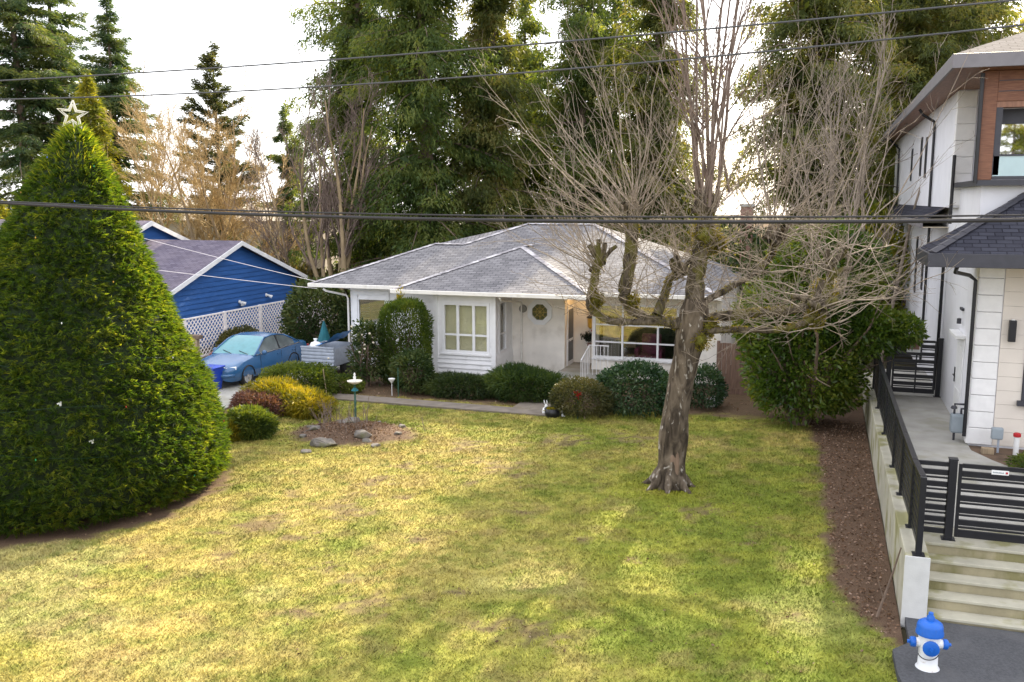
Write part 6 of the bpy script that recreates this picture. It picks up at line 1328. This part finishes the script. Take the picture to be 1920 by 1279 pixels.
mb = MB(); mb.lathe([(.03, 1.04), (.12, 1.07), (.21, 1.13), (.215, 1.145), (.19, 1.14), (.1, 1.10), (.01, 1.09)], b0, 20); mb.build('dish', 'birdbath_stone', bb, smooth=True)
mb = MB(); mb.lathe([(.05, 1.10), (.055, 1.14), (.035, 1.2), (.045, 1.25), (.02, 1.29), (.03, 1.33), (.01, 1.37)], b0, 10); mb.build('figure', 'plastic_white', bb, smooth=True)
mb = MB(); mb.lathe([(.02, .84), (.10, .86), (.10, .875), (.03, .95)], b0, 12); mb.build('lower_dish', 'teal_canvas', bb)
sl0 = G(735, 742); so = thing('garden_light', 'small white plastic garden stake light by the rhododendron', 'light', sl0)
mb = MB(); mb.tube([sl0, sl0 + (0, 0, .42)], .012, 6); mb.build('stake', 'plastic_white', so); mb = MB(); mb.lathe([(.03, .42), (.10, .52), (.11, .56), (.02, .58)], sl0, 10); mb.build('lamp_head', 'plastic_white', so)
def stake(label, px, py, h, m, r=.02, lean=(0, 0)):
    p = G(px, py); mb = MB(); mb.tube([p, p + (lean[0], lean[1], h)], [r, r * .9], 6); tag(mb.build('stake', m, None, p), label, 'stake')
stake('pale wooden stake in front of the olive round shrub', 1096, 786, .78, 'old_wood', .028, (.03, 0)); stake('thin green stake among the rhododendrons', 747, 745, .95, 'verdigris', .015); stake('bleached thin stake at the end of the clipped hedge', 614, 752, 1.0, 'old_wood', .02, (-.12, 0))
pf_ = G(1083, 786); po = thing('flower_stake', 'red artificial poinsettia on a leafy stake before the olive shrub', 'flower', pf_)
mb = MB(); mb.tube([pf_, pf_ + (0, 0, .72)], .012, 6); mb.build('stem', 'verdigris', po); hp = pf_ + np.array((0, -.05, .72)); V, Fq = leaves(np.repeat(hp[None], 26, 0) + rng.normal(size=(26, 3)) * .02, rng.normal(size=(26, 3)) + np.array([0, -.4, .2]), .16, .07); fast('bracts', V, Fq, leafmat('bract', [(.30, .012, .015), (.45, .02, .02)], .2), po, rnd=rng.random(26))
V, Fq = leaves(pf_ + np.stack([rng.normal(size=60) * .05, rng.normal(size=60) * .05, rng.uniform(.1, .6, 60)], 1), rng.normal(size=(60, 3)) + np.array([0, 0, .3]), .14, .05); fast('leaves', V, Fq, 'juniper_green', po, rnd=rng.random(60))
p = G(1036, 782); pot = thing('planter_pot', 'round black pot with yellow green moss at the path end', 'pot', p); mb = MB(); mb.lathe([(.17, 0), (.22, .08), (.24, .26), (.20, .26), (.19, .2)], p, 18); mb.build('bowl', 'black_metal', pot, smooth=True); V, Fq = leaves(p + np.concatenate([rng.normal(size=(400, 2)) * .08, np.full((400, 1), .22)], 1), rng.normal(size=(400, 3)) + np.array([0, 0, 1]), .07, .03); fast('moss', V, Fq, 'juniper_gold', pot, rnd=rng.random(400))
def rabbit(label, px, py, s, flip=1):
    p = G(px, py); o = thing('garden_figurine', label, 'figurine', p, 'white garden figurines')
    mb = MB(); mb.lathe([(.07 * s, 0), (.10 * s, .04 * s), (.11 * s, .12 * s), (.08 * s, .21 * s), (.04 * s, .25 * s)], p, 14); mb.build('body', 'plastic_white', o, smooth=True)
    mb = MB(); mb.lathe([(.01, -.07 * s), (.055 * s, -.04 * s), (.065 * s, 0), (.05 * s, .05 * s), (.01, .07 * s)], p + (flip * .05 * s, -.02, .29 * s), 12); mb.build('head', 'plastic_white', o, smooth=True)
    for e in (-1, 1): mb = MB(); mb.tube([p + (flip * .04 * s + e * .025 * s, 0, .33 * s), p + (flip * .02 * s + e * .05 * s, .01, .42 * s), p + (e * .05 * s, .02, .50 * s)], [.012 * s, .022 * s, .008 * s], 6); mb.build('ear', 'plastic_white', o, smooth=True)
rabbit('upright white rabbit figurine left of the black pot', 1022, 777, .85); rabbit('small white rabbit figurine right of the black pot', 1056, 782, .55, -1)
p = G(1336, 762); tp2 = thing('watering_pot', 'round white watering pot with a spout by the side fence', 'pot', p); mb = MB(); mb.lathe([(.12, 0), (.18, .06), (.19, .16), (.13, .26), (.08, .28), (.09, .33)], p, 16); mb.build('body', 'plastic_white', tp2, smooth=True)
mb = MB(); mb.tube([p + (.15, 0, .1), p + (.27, 0, .18), p + (.33, 0, .3)], [.04, .03, .025], 8); mb.build('spout', 'plastic_white', tp2); mb = MB(); mb.tube([p + (-.15, 0, .22), p + (-.26, 0, .2), p + (-.25, 0, .1), p + (-.17, 0, .08)], .018, 6); mb.build('handle', 'plastic_white', tp2)

# ------------------------------------------------------------------ overhead wires
def wire(label, pts, r, m='wire', group='overhead wires along the street', Y=8.5):
    W3 = [AY(x, y, Y) for x, y in pts]; X_ = np.array([p[0] for p in W3]); Z_ = np.array([p[2] for p in W3]); co = np.polyfit(X_, Z_, 2); xs_ = np.linspace(-26, 16, 90)
    zz = np.polyval(co, np.clip(xs_, X_[0] - 2, X_[-1] + 2)); mb = MB(); mb.tube([(x, Y, z) for x, z in zip(xs_, zz)], r, 6)
    o = mb.build('overhead_wire', m, None, (0, Y, zz[60])); tag(o, label, 'wire', group); return np.array([(x, Y, z) for x, z in zip(xs_, zz)])
wire('topmost thin wire, climbing across the sky to the upper right', ((0, 150), (580, 120), (1300, 50), (1920, 2)), .0085)
wire('second thin wire, just below the topmost one', ((0, 186), (560, 166), (960, 140), (1300, 105), (1920, 48)), .0085, Y=8.7)
B_ = wire('thick dark cable bundle crossing in front of the maple and roofs', ((0, 381), (400, 398), (700, 408), (1300, 419), (1920, 411)), .019, 'cable')
wire('thin strand running just above the thick cable bundle', ((0, 378), (400, 391), (700, 401), (1300, 410), (1920, 402)), .009, 'cable', Y=8.35)
for k, (pa, pb_, lb) in enumerate((((5, 466, 29.2), (594, 541, 29.7), 'pale service wire strung low from the blue house to the bungalow eave'), ((230, 434, 31.5), (680, 548, 29.9), 'fainter pale service wire above, crossing the blue gable to the bungalow'))):
    a, b = AY(*pa), AY(*pb_); a = a + (a - b) * .25; pts = [a + (b - a) * t - np.array((0, 0, .3 * t * (1 - t))) for t in np.linspace(0, 1, 20)]
    mb = MB(); mb.tube(pts, .010, 5); tag(mb.build('service_wire', 'lattice_paint', None, b), lb, 'wire')
